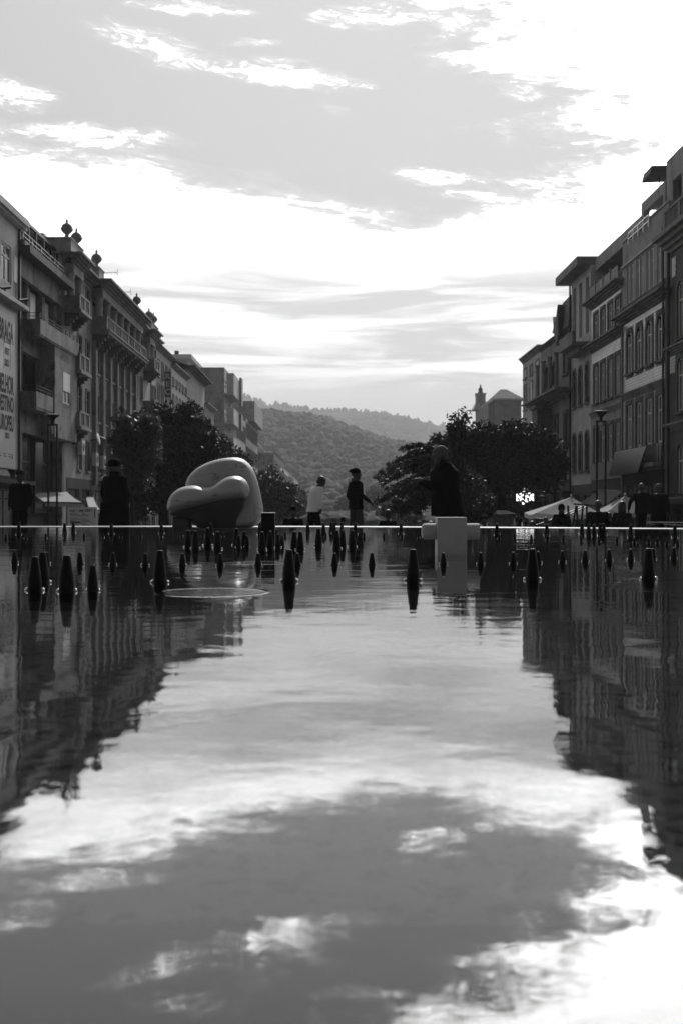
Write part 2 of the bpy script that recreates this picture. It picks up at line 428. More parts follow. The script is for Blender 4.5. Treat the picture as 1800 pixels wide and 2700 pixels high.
def nozz(kind, px, py, label, group, sc=1.0):
    pr = protoS if kind == 'S' else protoB
    o = pr if not used[kind] else copy_tree(pr); used[kind] = True
    Y = CAMH*F/(py-HY); o.location = ((px-900)/F*Y, Y, 0); o.scale = (sc, sc, sc)
    o['label'] = label; o['group'] = group; o['category'] = 'nozzle'
near_small = [(38.7,1485.5),(123,1487),(211,1488.5),(298,1490),(383,1491.3),(481,1491.7),(580.6,1491.3),(680.5,1491),(784,1490.5),(882,1490),(980,1489.5),(1168,1488.5),(1266,1488.3),(1352,1487),(1417.5,1484.7),(1481.5,1482.6),(1541.7,1480.3),(1605,1478),(1661.5,1476.3),(1720,1474.5),(1775,1472.4)]
for i, (a, b) in enumerate(near_small):
    nozz('S', a, b, 'small black nozzle, %s from the left in the nearer long row of small nozzles' % words[i], 'small nozzles in the nearer row')
far_small = [(16,1421),(69,1420),(121,1419.3),(171.6,1418.5),(222,1418),(272,1417.3),(319.5,1416.8),(371,1416.3),(426,1416),(479.5,1415.6),(534.7,1415.4),(589,1415.4),(648,1415.5),(752,1415.5),(811,1415.5),(858.7,1415.8),(960,1416.5),(1011.4,1417),(1058,1417.3),(1103,1417.7),(1314.8,1420.3),(1355.7,1421.7),(1399.7,1422.7),(1441.8,1424),(1484,1425.2),(1531,1426.5),(1577.6,1428),(1625.5,1429.3),(1671.5,1430.6),(1709,1431.8),(1732,1433),(1757,1435),(1785,1437)]
for i, (a, b) in enumerate(far_small):
    nozz('S', a, b, 'tiny dark nozzle, %s from the left in the far row of small nozzles' % words[i], 'small nozzles in the far row', .78)
near_big = [(92,1557),(113,1536),(176.5,1559),(245,1557.5),(421.5,1536),(762,1533),(1088,1531),(1402.5,1528.5),(1708.5,1526.5)]
nbs = [.95,.95,1.0,.72,1,1,1,1,1]
for i, (a, b) in enumerate(near_big):
    nozz('B', a, b, 'large black tapered spout, %s from the left in the nearest row' % words[i], 'large spouts nearest the camera', nbs[i])
mid_big = [(496,1443.5,1),(515.5,1446,1),(547.6,1439,1.1),(573.5,1448,1),(623.6,1438,1.05),(629,1443,.7),(643.7,1441,.9),(651,1441.5,.65),(691,1449.5,1),(712,1446,1),(727,1439,1),(732.7,1444,.8),(744,1441,.65),(775.8,1448,1),(791.6,1449.5,1),(839.5,1438.5,1.05),(887.7,1446.5,1.05),(903,1441,1),(929,1443,1)]
for i, (a, b, s) in enumerate(mid_big):
    nozz('B', a, b, 'large dark spout, %s from the left in the crowded cluster at mid basin' % words[i], 'large spouts in the middle cluster', s)
far_big = [(50,1410),(171,1408.5),(194,1406),(294,1407.5),(426,1407.5),(556,1407.3),(685,1408),(811.6,1407),(853,1408),(873,1405.5),(881,1406.5),(901,1406.5),(936,1407.5),(1056.4,1408),(1309,1410.5),(1440.4,1412),(1533,1410),(1551,1413.5),(1565,1413),(1580.5,1410.5),(1590.5,1410.5),(1661.5,1416),(1777.7,1418.5)]
for i, (a, b) in enumerate(far_big):
    nozz('B', a, b, 'dark spout, %s from the left in the line just before the pale basin rim' % words[i], 'spouts along the basin rim', .98)
# ================================================================ white crossed block, dark post
Y = 6.48; zt = pt(0, 1364, Y).z
bl = thing('stone_block', 'pale square post crossed by a hollow white pipe, standing in the water', 'block', (pt(1191, 1340, Y).x, Y, 0))
xa, xb = pt(1152.5, 0, Y).x, pt(1230, 0, Y).x
p = MB(); p.box(xa, xb, Y, Y+.187, -.04, zt); p.build('post', 'block_white', bl, bevel=.0035)
xl, xr = pt(1114, 0, Y).x, pt(1267, 0, Y).x; zc = pt(0, 1402, Y).z; R = .0515
for nm, a, b in (('pipe', xl, xa-.001), ('pipe', xb+.001, xr)):
    q = MB(); N = 32
    left = nm == 'pipe' and b < xb
    prof = ([(a+.0, R*.62), (a+.004, R*.86), (a+.014, R*.97), (a+.03, R), (b, R)] if left else [(a, R), (b-.003, R), (b, R*.97), (b, R*.80), (b-.05, R*.78)])
    vs = []; fs = []
    for (xx, rr) in prof:
        for i in range(N):
            an = 2*math.pi*i/N; vs.append((xx, Y+.093+rr*math.cos(an), zc+rr*math.sin(an)))
    for j in range(len(prof)-1):
        for i in range(N): k = (i+1) % N; fs.append((j*N+i, j*N+k, (j+1)*N+k, (j+1)*N+i))
    fs.append(tuple(range(N))); fs.append(tuple((len(prof)-1)*N+i for i in range(N)))
    q.add(vs, fs)
    if not left: q.box(xr-.04, xr-.004, Y+.093-R*.8, Y+.093+R*.8, zc-.004, zc+.004)
    q.build('pipe', 'block_white', bl, smooth=False)
Y = 7.97
pst = thing('steel_post', 'plain black square post in the water beside the marble sculpture', 'post', (pt(706, 0, Y).x, Y, 0))
p = MB(); p.box(pt(689, 0, Y).x, pt(724, 0, Y).x, Y, Y+.1, -.04, pt(0, 1353, Y).z); p.build('shaft', 'iron', pst, bevel=.002)
p = MB(); p.box(pt(688.5, 0, Y).x, pt(724.5, 0, Y).x, Y-.002, Y+.102, pt(0, 1353, Y).z, pt(0, 1351.3, Y).z); p.build('cap', 'metal_light', pst, bevel=.002)
# ================================================================ marble sculpture
YS = 14.6
def outline(pts, Y): return [(pt(a, b, Y).x, pt(a, b, Y).z) for a, b in pts]
def soft(mb, name, m, parent, vox, sm, it=14):
    o = mb.build(name, m, parent)
    a = o.modifiers.new('remesh', 'REMESH'); a.mode = 'VOXEL'; a.voxel_size = vox; a.use_smooth_shade = True
    b = o.modifiers.new('smooth', 'SMOOTH'); b.factor = sm; b.iterations = it
    return o
def pillow(pts, Yo, ya, yb, inset, name, vox, f, it, flat):
    # outline rounded over front and back: every ring is the outline moved inwards along its own normals
    P = outline(pts, Yo); n = len(P); Q = []
    for _ in range(2):                                     # Chaikin
        P = [q for i in range(len(P)) for q in ((P[i][0]*.75+P[(i+1)%len(P)][0]*.25, P[i][1]*.75+P[(i+1)%len(P)][1]*.25), (P[i][0]*.25+P[(i+1)%len(P)][0]*.75, P[i][1]*.25+P[(i+1)%len(P)][1]*.75))]
    n = len(P); A = sum(P[i][0]*P[(i+1)%n][1]-P[(i+1)%n][0]*P[i][1] for i in range(n)); sg = 1 if A > 0 else -1
    def ins(P, d):
        out = []
        for i in range(n):
            a, b_ = P[i-3], P[(i+3) % n]; tx, tz = b_[0]-a[0], b_[1]-a[1]; l = math.hypot(tx, tz) or 1
            out.append((P[i][0]-tz/l*d*sg, P[i][1]+tx/l*d*sg))
        return out
    K = 9; rings = []; R = P; prev = 0; half = []
    for k in range(K):
        u = k/(K-1)*.985; d = inset*flat*(1-math.sqrt(1-u*u)); 
        R = ins(R, d-prev); prev = d; half.append((u, R))
    ym = (ya+yb)/2; h = (yb-ya)/2; vs = []; fs = []
    seq = [(-u, r) for u, r in reversed(half)] + [(u, r) for u, r in half[1:]]
    for u, r in seq: vs += [(x, ym+u*h, z) for x, z in r]
    for j in range(len(seq)-1):
        for i in range(n): k = (i+1) % n; fs.append((j*n+i, j*n+k, (j+1)*n+k, (j+1)*n+i))
    fs.append(tuple(range(n))); fs.append(tuple((len(seq)-1)*n+i for i in range(n)))
    s = MB(); s.add(vs, fs); return soft(s, name, 'marble', sc_, vox, f, it)
sc_ = thing('marble_sculpture', 'large rounded veined white marble sculpture on the far side of the basin', 'sculpture', (pt(590, 0, YS).x, YS, 0))
back = [(500,1390),(484,1330),(481,1290),(486,1262),(502,1241),(528,1223),(566,1209),(604,1203),(632,1205),(652,1218),(667,1240),(679,1278),(689,1329),(692,1352),(687,1374),(668,1389),(640,1396),(560,1400)]
pillow(back, YS, YS, YS+.50, .30, 'slab', .018, .7, 14, .35)
front = [(438,1350),(439,1326),(446,1308),(457,1296),(472,1286),(490,1281),(512,1279),(530,1282),(546,1286),(560,1281),(575,1270),(592,1259),(606,1254.5),(624,1253.5),(641,1259),(652,1272),(657,1290),(656,1304),(649,1313),(620,1316),(590,1320),(553,1326),(520,1334),(490,1341),(462,1349)]
pillow(front, YS-.3, YS-.46, YS+.06, .26, 'lobe', .014, .7, 12, .45)
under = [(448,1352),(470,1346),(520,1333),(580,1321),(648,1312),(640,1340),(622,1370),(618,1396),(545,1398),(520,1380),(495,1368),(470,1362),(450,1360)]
s = MB(); s.prism(outline(under, YS-.12), 'y', YS-.30, YS+.3); zt_ = max(v_[2] for v_ in s.v); s.v = [(v_[0], v_[1]+(.62*(zt_-v_[2]) if v_[1] < YS else 0), v_[2]) for v_ in s.v]; soft(s, 'underside', 'marble_shade', sc_, .018, .6, 12)
s = MB(); s.prism(outline([(457,1362),(498,1366),(502,1400),(455,1400)], YS), 'y', YS-.05, YS+.25); s.build('foot', 'stone_dark', sc_, bevel=.02)
s = MB(); s.lathe([(.56, -.04), (.57, .012), (.54, .02)], 40, (pt(590,0,YS).x, YS+.12, 0)); s.build('plinth', 'stone_dark', sc_)
# ================================================================ facades
D = 17.0
def FP(side, y, z, n): return (side*(D-n) - .0111*y, y, z)
def YL(px): return D*F/(870-px)
def YR(px): return D*F/(px-870)
def ZZ(py, Y): return CAMH + (HY-py)/F*Y
def fb(mb, sd, y0, y1, z0, z1, n0, n1):
    return mb.hexa([FP(sd,y0,z0,n0), FP(sd,y1,z0,n0), FP(sd,y1,z0,n1), FP(sd,y0,z0,n1), FP(sd,y0,z1,n0), FP(sd,y1,z1,n0), FP(sd,y1,z1,n1), FP(sd,y0,z1,n1)])
def wall(mb, sd, y0, y1, z0, z1, n, ops, th=.3):
    """wall slab of thickness th with rectangular openings ops = [(y0,y1,z0,z1)]"""
    Ys = sorted({y0, y1} | {v for o in ops for v in o[:2] if y0 < v < y1})
    for a, b in zip(Ys, Ys[1:]):
        c = (a+b)/2; spans = sorted((o[2], o[3]) for o in ops if o[0] < c < o[1]); z = z0
        for s0, s1 in spans:
            if s0 > z: fb(mb, sd, a, b, z, s0, n-th, n)
            z = max(z, s1)
        if z1 > z: fb(mb, sd, a, b, z, z1, n-th, n)
def arcz(y, y0, y1, z1, rise):
    u = (2*(y-y0)/(y1-y0)-1); return z1 - rise + rise*math.sqrt(max(0, 1-u*u))
def window(par, sd, y0, y1, z0, z1, n, surround=0.0, sill=False, rise=0.0, fm='window_frame', sm='stone', gm='glass', shut=0.0, trans=.68, depth=.085):
    m = MB(); w = .09; nn = n-depth
    fb(m, sd, y0+.002, y0+w, z0, z1, nn, nn+.06); fb(m, sd, y1-w, y1-.002, z0, z1, nn, nn+.06)
    fb(m, sd, y0+w, y1-w, z1-w, z1, nn, nn+.06); fb(m, sd, y0+w, y1-w, z0, z0+w, nn, nn+.06)
    zc = z0+(z1-z0)*trans; c = (y0+y1)/2
    if trans: fb(m, sd, y0+w, y1-w, zc-.035, zc+.035, nn, nn+.055)
    fb(m, sd, c-.035, c+.035, z0+w, z1-w, nn, nn+.05)
    fr = m.build('window', fm, par)
    if random.random() < .3: gm = 'glass_curtain' if random.random() < .7 else 'glass'
    p = MB(); fb(p, sd, y0, y1, z0, z1, nn-.05, nn+.01); p.build('pane', gm, fr)
    if shut:
        p = MB(); fb(p, sd, y0+.01, y1-.01, z1-(z1-z0)*shut, z1, nn+.065, nn+.1); p.build('roller_shutter', 'shutter', fr)
    if surround:
        p = MB(); s = surround; k = .07
        if rise:
            N = 10; ya, yb = y0-s, y1+s
            fb(p, sd, y0-s, y0, z0, z1-rise, n, n+k); fb(p, sd, y1, y1+s, z0, z1-rise, n, n+k)
            for i in range(N):
                a = y0+(y1-y0)*i/N; b = y0+(y1-y0)*(i+1)/N
                a2 = ya+(yb-ya)*i/N; b2 = ya+(yb-ya)*(i+1)/N
                za, zb = arcz(a, y0, y1, z1, rise), arcz(b, y0, y1, z1, rise)
                za2, zb2 = arcz(a2, ya, yb, z1+s, rise+s), arcz(b2, ya, yb, z1+s, rise+s)
                p.hexa([FP(sd,a,za,n-.2), FP(sd,b,zb,n-.2), FP(sd,b,zb,n+k), FP(sd,a,za,n+k), FP(sd,a2,za2,n-.2), FP(sd,b2,zb2,n-.2), FP(sd,b2,zb2,n+k), FP(sd,a2,za2,n+k)])
        else:
            fb(p, sd, y0-s, y0, z0, z1+s, n, n+k); fb(p, sd, y1, y1+s, z0, z1+s, n, n+k); fb(p, sd, y0, y1, z1, z1+s, n, n+k+.02)
        p.build('surround', sm, fr)
    if rise:
        p = MB(); N = 10
        for i in range(N):
            a = y0+(y1-y0)*i/N; b = y0+(y1-y0)*(i+1)/N
            p.hexa([FP(sd,a,arcz(a,y0,y1,z1,rise),n-.28), FP(sd,b,arcz(b,y0,y1,z1,rise),n-.28), FP(sd,b,arcz(b,y0,y1,z1,rise),n-.003), FP(sd,a,arcz(a,y0,y1,z1,rise),n-.003), FP(sd,a,z1,n-.28), FP(sd,b,z1,n-.28), FP(sd,b,z1,n-.003), FP(sd,a,z1,n-.003)])
        p.build('arch', sm, fr)
    if sill:
        p = MB(); fb(p, sd, y0-.12, y1+.12, z0-.14, z0, n-.15, n+.16); p.build('sill', sm, fr)
    return fr
def cornice(par, sd, y0, y1, z0, z1, n, out, m='stone', name='cornice', steps=4):
    c = MB(); h = (z1-z0)/steps
    for i in range(steps):
        o = out*((i+1)/steps)**1.3
        e = .0 if i == steps-1 else .012*(steps-i)
        fb(c, sd, y0-o*.6, y1+o*.6, z0+h*i+.0005, z0+h*(i+1), n-.1, n+o)
    return c.build(name, m, par)
def balustrade(par, sd, y0, y1, z0, z1, n, m='stone', sp=.22, posts=3, name='balustrade'):
    b = MB(); fb(b, sd, y0, y1, z0, z0+.12, n-.1, n+.02); fb(b, sd, y0, y1, z1-.13, z1, n-.12, n+.04)
    pw = .16
    for i in range(posts+1):
        c = y0+.1+(y1-y0-.2)*i/posts; fb(b, sd, c-pw, c+pw, z0+.12, z1-.13, n-.1, n+.03)
    k = int((y1-y0)/sp)
    for i in range(k):
        c = y0+(y1-y0)*(i+.5)/k; fb(b, sd, c-.045, c+.045, z0+.12, z1-.13, n-.07, n-.01)
    return b.build(name, m, par)
def bulk(mb, sd, y0, y1, z1, n=0, back=11, z0=-4.5): fb(mb, sd, y0, y1, z0, z1, n-back, n-.3)
def railing(par, sd, y0, y1, z0, z1, n, m='metal_dark', sp=1.1, lines=3, rad=.025, name='railing', ret=0):
    b = MB()
    k = max(1, int((y1-y0)/sp))
    for i in range(k+1):
        c = y0+(y1-y0)*i/k; fb(b, sd, c-rad, c+rad, z0, z1, n-rad, n+rad)
    for j in range(lines):
        z = z0+(z1-z0)*(j+1)/lines; fb(b, sd, y0, y1, z-rad*.8, z+rad*.8, n-rad*.8, n+rad*.8)
        if ret: fb(b, sd, y0-rad, y0+rad, z-rad*.8, z+rad*.8, n-ret, n-rad)
    return b.build(name, m, par)
def bldg(label, sd, y0, cat='building', name='town_house'):
    return thing(name, label, cat, FP(sd, y0, gz(y0), 0), 'houses along the left side' if sd < 0 else 'houses along the right side')
def shopfront(par, sd, y0, y1, z0, z1, n, k=3):
    """recessed dark ground-floor bays behind a dark sheet that paints in the awning shade"""
    m = MB(); g_ = ground_ops(y0, y1, z0, z1, k); wall(m, sd, y0+.02, y1-.02, -4.4, z1+.7, n+.02, g_, .017); m.build('shade_sheet', 'shade_sheet', par)
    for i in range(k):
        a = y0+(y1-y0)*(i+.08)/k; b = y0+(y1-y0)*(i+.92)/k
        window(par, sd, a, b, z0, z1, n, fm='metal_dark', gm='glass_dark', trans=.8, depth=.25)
def ground_ops(y0, y1, z0, z1, k): return [(y0+(y1-y0)*(i+.08)/k, y0+(y1-y0)*(i+.92)/k, z0, z1) for i in range(k)]

# ---- L1 white house with the banner
b = bldg('white rendered house with a long hanging banner, at the left edge', -1, 44)
ops = [(53.0,54.7,12.2,14.2), (50.4,52.2,12.2,14.2), (55.1,55.75,11.6,13.9), (47.5,49.5,12.2,14.2)]
m = MB(); gops = ground_ops(44, 56, -1.2, 1.3, 3); wall(m, -1, 44, 56, -4.5, 15.55, 0, ops+gops); bulk(m, -1, 44, 56, 15.55); m.build('wall', 'plaster_light', b)
for o in ops[:2]+ops[3:]: window(b, -1, *o, 0, fm='window_frame', gm='glass_dark', depth=.12)
window(b, -1, *ops[2], 0, gm='glass_dark', shut=.6)
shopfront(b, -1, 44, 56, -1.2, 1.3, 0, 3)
m = MB(); fb(m, -1, 43.6, 56.4, 15.55, 15.7, -11, .35); fb(m, -1, 43.6, 56.3, 15.7, 16.05, -11, .5); m.build('roof', 'plaster_light', b)
m = MB(); fb(m, -1, 43.6, 56.1, 16.05, 16.4, -.3, -.1); m.build('parapet', 'plaster_light', b)
m = MB(); fb(m, -1, 44, 55.9, 11.05, 11.25, .003, .6); m.build('canopy', 'plaster_light', b)
m = MB(); fb(m, -1, 44, 56, 1.55, 1.75, .003, .9); m.build('shop_canopy', 'metal_dark', b)
m = MB(); fb(m, -1, 55.85, 56.0, 1.8, 15.5, .003, .12); m.build('drainpipe', 'metal_dark', b)
for yy in (52.2, 55.3):
    l = thing('spotlight', ('first' if yy < 53 else 'second') + ' black cylindrical spotlight from the left on the canopy above the banner', 'spotlight', FP(-1, yy, 11.25, .45), 'spotlights of the banner')
    m = MB(); m.tube([FP(-1, yy-.25, 11.45, .30), FP(-1, yy+.3, 11.62, .6)], .09, 12); m.build('housing', 'metal_dark', l)
    m = MB(); fb(m, -1, yy-.03, yy+.03, 11.25, 11.48, .42, .48); m.build('bracket', 'metal_dark', l)
for yy in (53.0, 54.6):
    l = thing('floodlight', ('nearer' if yy < 54 else 'farther') + ' dark floodlight on the shop canopy under the banner', 'floodlight', FP(-1, yy, 1.75, .6), 'floodlights under the banner')
    m = MB(); m.lathe([(.12, .12), (.14, .3), (.26, .5), (.27, .54)], 14, FP(-1, yy, 1.75, .6)); m.build('housing', 'metal_dark', l)
    m = MB(); m.lathe([(.05, 0), (.05, .13)], 8, FP(-1, yy, 1.75, .6)); m.build('bracket', 'metal_dark', l)
# banner
bn = thing('banner', 'tall pale banner with condensed capital letters hanging on the white house', 'banner', FP(-1, 54.9, 2.4, .1))
m = MB(); fb(m, -1, 51.2, 55.0, 2.4, 10.75, .06, .085); m.build('cloth', 'panel_white', bn)
def tomesh(o):
    me = bpy.data.meshes.new_from_object(o.evaluated_get(bpy.context.evaluated_depsgraph_get()))
    q = bpy.data.objects.new('lettering', me); C.objects.link(q); q.matrix_basis = o.matrix_basis.copy()
    bpy.data.objects.remove(o); return q
def ftext(par, s, yend, z0, h, wid, mt='print', n=.093, sd=-1, align='RIGHT'):
    cu = bpy.data.curves.new('lettering', 'FONT'); cu.body = s; cu.align_x = align; cu.extrude = .002; cu.offset = .03
    o = bpy.data.objects.new('lettering', cu); C.objects.link(o); cu.materials.append(M[mt])
    bpy.context.view_layer.update(); dw, dh = o.dimensions.x, o.dimensions.y
    o.matrix_world = Matrix.Identity(4)
    q = FP(sd, yend, z0, n)
    R3 = Matrix.Rotation(.0111, 3, 'Z') @ Matrix(((0,0,1),(1,0,0),(0,1,0))) if sd < 0 else Matrix(((0,0,-1),(-1,0,0),(0,1,0)))
    L = R3.to_4x4() @ Matrix.Diagonal((wid/dw, h/dh, 1, 1))
    o = tomesh(o); o.parent = par; off = WL[par.name]; L.translation = V(q[0]-off.x, q[1]-off.y, q[2]-off.z)
    o.matrix_basis = L; return o
ftext(bn, 'BRAGA', 54.72, 9.05, 1.15, 2.35)
ftext(bn, 'BEST', 54.05, 8.35, .38, .7, 'print_grey'); ftext(bn, '2021', 54.05, 7.75, .38, .7, 'print_grey')
m = MB()
for a, bb, c, d in ((53.15,53.2,7.6,8.95),(54.2,54.25,7.6,8.95),(53.15,54.25,8.95,9.0)): fb(m, -1, a, bb, c, d, .086, .09)
m.build('badge', 'print_grey', bn)
ftext(bn, 'MELHOR', 54.78, 6.35, 1.0, 2.6); ftext(bn, 'DESTINO', 54.78, 5.4, .85, 2.6); ftext(bn, 'EUROPEU', 54.78, 4.4, .85, 2.6); ftext(bn, '2021', 54.1, 3.98, .3, .7, 'print_grey')
m = MB()
for a in (52.2, 53.1, 53.9): fb(m, -1, a, a+.5, 3.0, 3.04, .086, .09); fb(m, -1, a, a+.4, 3.12, 3.16, .086, .09)
fb(m, -1, 54.5, 54.62, 2.9, 3.2, .086, .09); m.build('small_print', 'print', bn)

# ---- L2 stained concrete house with balconies
b = bldg('stained dark concrete apartment house with solid balconies and a rooftop pergola', -1, 56)
rec = [(56.5, 65.0, 10.3, 13.1), (56.5, 60.2, 5.9, 9.0)]
m = MB(); gops = [(56.6, 65.0, -1.2, 4.5)]
wall(m, -1, 56.02, 65.35, -4.5, 14.3, 0, rec+gops); fb(m, -1, 56.02, 65.35, -4.5, 14.3, -11, -1.1)
for a in (56.02, 65.1): fb(m, -1, a, a+.25, -4.5, 14.3, -1.1, -.3)
m.build('wall', 'plaster_dark', b)
for a, c in ((58.6, 59.2), (61.6, 62.3), (64.3, 65.0)): m = MB(); fb(m, -1, a, c, 10.3, 13.1, -1.1, -.31); m.build('pier', 'plaster_dark', b)
for a, c, sh in ((56.9, 58.4, .55), (59.6, 61.2, .65), (62.6, 64.0, .98)): window(b, -1, a, c, 10.3, 13.0, -.6, gm='glass_dark', shut=sh)
window(b, -1, 57.0, 58.4, 6.3, 8.9, -.6, gm='glass_dark', shut=.9)
window(b, -1, 57.0, 59.8, 0, 4.4, -.5, gm='glass_dark', fm='metal_dark'); window(b, -1, 61.0, 64.8, 0, 4.4, -.5, gm='glass_dark', fm='metal_dark')
m = MB(); fb(m, -1, 56.3, 65.1, -4.4, 4.5, -1.09, -.9); m.build('shade_recess', 'shade_sheet', b)  # dark sheet, the shade of the open ground floor painted in
m = MB(); fb(m, -1, 56.02, 65.9, 14.3, 14.7, -11, .62); m.build('roof_slab', 'stone_dark', b)
m = MB(); fb(m, -1, 56.02, 65.5, 14.7, 15.0, .1, .32); m.build('parapet', 'plaster_dark', b)
railing(b, -1, 56.1, 65.2, 15.0, 15.5, .2, 'metal_light', 1.6, 2, .014)
# bay
bw_ = [(62.2, 63.9, 6.7, 8.6), (62.2, 63.9, 3.0, 4.4)]
m = MB(); wall(m, -1, 60.35, 65.6, 4.5, 10.0, .8, bw_[:1], .25); fb(m, -1, 60.35, 60.6, 4.5, 10, .003, .55); fb(m, -1, 65.35, 65.6, 4.5, 10, .003, .55)
fb(m, -1, 60.6, 65.35, 4.5, 4.7, .003, .55); m.build('bay', 'plaster_dark', b)
window(b, -1, *bw_[0], .8, shut=.6, gm='glass_dark')
m = MB(); fb(m, -1, 57.0, 65.7, 10.003, 10.85, .7, .9); fb(m, -1, 57.0, 57.2, 10.003, 10.85, .003, .7); fb(m, -1, 57.0, 65.7, 9.9, 10.0, .003, .86); m.build('balcony', 'plaster_dark', b)
railing(b, -1, 57.1, 65.6, 10.85, 11.2, .82, 'iron', .9, 2, .02, ret=.8)
m = MB(); fb(m, -1, 56.4, 59.8, 5.9, 6.75, .7, .85); fb(m, -1, 56.4, 56.6, 5.9, 6.75, .003, .7); fb(m, -1, 56.4, 59.8, 5.75, 5.9, .003, .82); m.build('balcony', 'plaster_dark', b)
railing(b, -1, 56.5, 59.7, 6.75, 7.1, .8, 'iron', .9, 2, .02, ret=.8)
# pergola on the roof
pg = MB()
for yy in (59.5, 61.0, 62.6, 64.2, 65.7):
    fb(pg, -1, yy-.05, yy+.05, 14.7, 16.75, -.55, -.45); fb(pg, -1, yy-.05, yy+.05, 14.7, 17.0, -2.6, -2.5)
fb(pg, -1, 59.2, 66.0, 16.75, 16.92, -.62, -.5)
for k in range(15): nn = -.62-k*.22; fb(pg, -1, 59.2, 66.0, 16.84+.02*k, 16.9+.02*k, nn-.17, nn)
pg.build('pergola', 'metal_dark', b)
m = MB(); fb(m, -1, 56.2, 65.2, 14.7, 16.6, -4.2, -3.9); fb(m, -1, 65.6, 65.9, 14.7, 16.6, -3.9, -.7); m.build('roof_room', 'plaster_dark', b)

# ---- L3 long building crowned with urns
b = bldg('long ornate stone building with urns on its roof, loggias and balustraded balconies', -1, 65.4, name='ornate_building')
Y0, Y1 = 65.4, 100.4
ops = []
w_gap = [(71.4, 72.3)]; strips = [(c-.52, c+.52) for c in (74.8, 77.3, 79.8, 82.3, 84.9, 87.5)]; w_end = [(89.6, 90.6), (91.8, 92.8)]; w_l = [(69.0, 70.0)]; w_last = [(97.2,98.1),(99,99.8)]
floors = [(10.1, 12.0), (6.6, 8.5), (2.9, 4.9)]
W3 = []
for z0, z1 in floors:
    for a, c in w_l+w_gap+strips+w_end+w_last: W3.append((a, c, z0, z1))
for a, c in w_gap+w_l+w_end+w_last: W3.append((a, c, 13.9, 15.6))
gops = ground_ops(66, 100, -1.8, 1.6, 9)
log = [(73.4, 88.2, 13.2, 15.4)]
m = MB(); wall(m, -1, Y0, Y1, -4.5, 16.0, 0, W3+gops+log); fb(m, -1, Y0, Y1, -4.5, 16.0, -11, -1.3)
for a, c in ((Y0, 73.3), (88.3, Y1)): fb(m, -1, a, c, -4.5, 16.0, -1.3, -.3)
fb(m, -1, 73.3, 88.3, -4.5, 13.0, -1.3, -.3)
m.build('wall', 'plaster', b)
for w in W3: window(b, -1, *w, 0, surround=.14, sill=True, fm='stone_dark', gm='glass_dark')
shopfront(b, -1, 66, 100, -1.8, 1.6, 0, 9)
for c in (73.55, 76.05, 78.55, 81.05, 83.6, 86.2, 88.8): m = MB(); fb(m, -1, c-.3, c+.3, 2.0, 12.35, .003, .28); m.build('pilaster', 'stone', b)
# main balcony, colonnade, entablature
m = MB(); fb(m, -1, 73.0, 88.6, 12.75, 12.98, .003, 1.25); fb(m, -1, 72.9, 88.7, 12.98, 13.08, .003, 1.35); m.build('balcony_slab', 'stone', b)
for c in (73.55, 76.05, 78.55, 81.05, 83.6, 86.2, 88.4):
    m = MB()
    for q in range(5): fb(m, -1, c-.22, c+.22, 12.75-.22*(q+1), 12.75-.22*q, .003, 1.1-.2*q)
    m.build('bracket', 'stone_dark', b)
balustrade(b, -1, 73.0, 88.6, 13.08, 14.05, 1.1, posts=6)
m = MB(); fb(m, -1, 73.0, 73.2, 13.08, 14.0, .003, .99); m.build('balcony_end', 'stone', b)
for c in (73.4, 75.9, 78.4, 80.9, 83.4, 85.9, 88.3):
    m = MB(); q = FP(-1, c, 0, .48); m.lathe([(.33, 13.1), (.33, 13.25), (.26, 13.3), (.24, 15.15), (.3, 15.25), (.34, 15.38)], 16, (q[0], q[1], 0)); m.build('column', 'plaster', b, smooth=False)
m = MB(); fb(m, -1, 73.0, 88.7, 15.4, 15.99, .003, .82); m.build('entablature', 'stone', b)
cornice(b, -1, 73.0, 88.7, 16.0, 16.6, .8, .75)
cornice(b, -1, Y0, 73.0, 16.0, 16.6, .0, .75); cornice(b, -1, 88.9, Y1, 16.0, 16.6, 0, .75)
def bay3(y0, y1):
    for zt, zb in ((15.4, 12.9), (10.25, 9.0), (6.55, 5.4)):
        top = zt > 15
        pr = 14.05 if top else zt
        m = MB(); fb(m, -1, y0-.1, y1+.1, zb-.05, zb+.15, .003, 1.15); m.build('balcony_slab', 'stone', b)
        m = MB(); fb(m, -1, y0, y0+.2, zb+.15, pr-.13, .003, .9); m.build('balcony_end', 'stone', b)
        balustrade(b, -1, y0, y1, zb+.15, pr, 1.0, posts=2)
        for c in (y0+.35, y1-.35):
            m = MB()
            for q in range(4): fb(m, -1, c-.2, c+.2, zb-.05-.2*(q+1), zb-.05-.2*q, .003, .95-.2*q)
            m.build('bracket', 'stone_dark', b)
    for c in (y0+.3, y1-.3):
        m = MB(); q = FP(-1, c, 0, .35); m.lathe([(.32, 13.05), (.26, 13.3), (.24, 15.1), (.32, 15.38)], 16, (q[0], q[1], 0)); m.build('column', 'plaster', b)
    m = MB(); fb(m, -1, y0, y1, 15.4, 15.99, .003, .62); m.build('entablature', 'stone', b)
    cornice(b, -1, y0, y1, 16.003, 16.62, .6, .7)
bay3(65.5, 68.2); bay3(93.4, 96.2)
m = MB()
m.hexa([FP(-1,70,16.55,.4), FP(-1,Y1+.3,16.55,.4), FP(-1,Y1+.3,16.55,-11), FP(-1,70,16.55,-11), FP(-1,70.5,17.1,-1.5), FP(-1,Y1,17.1,-1.5), FP(-1,Y1,18.6,-6), FP(-1,70.5,18.6,-6)])
m.build('roof', 'roof_tile', b)
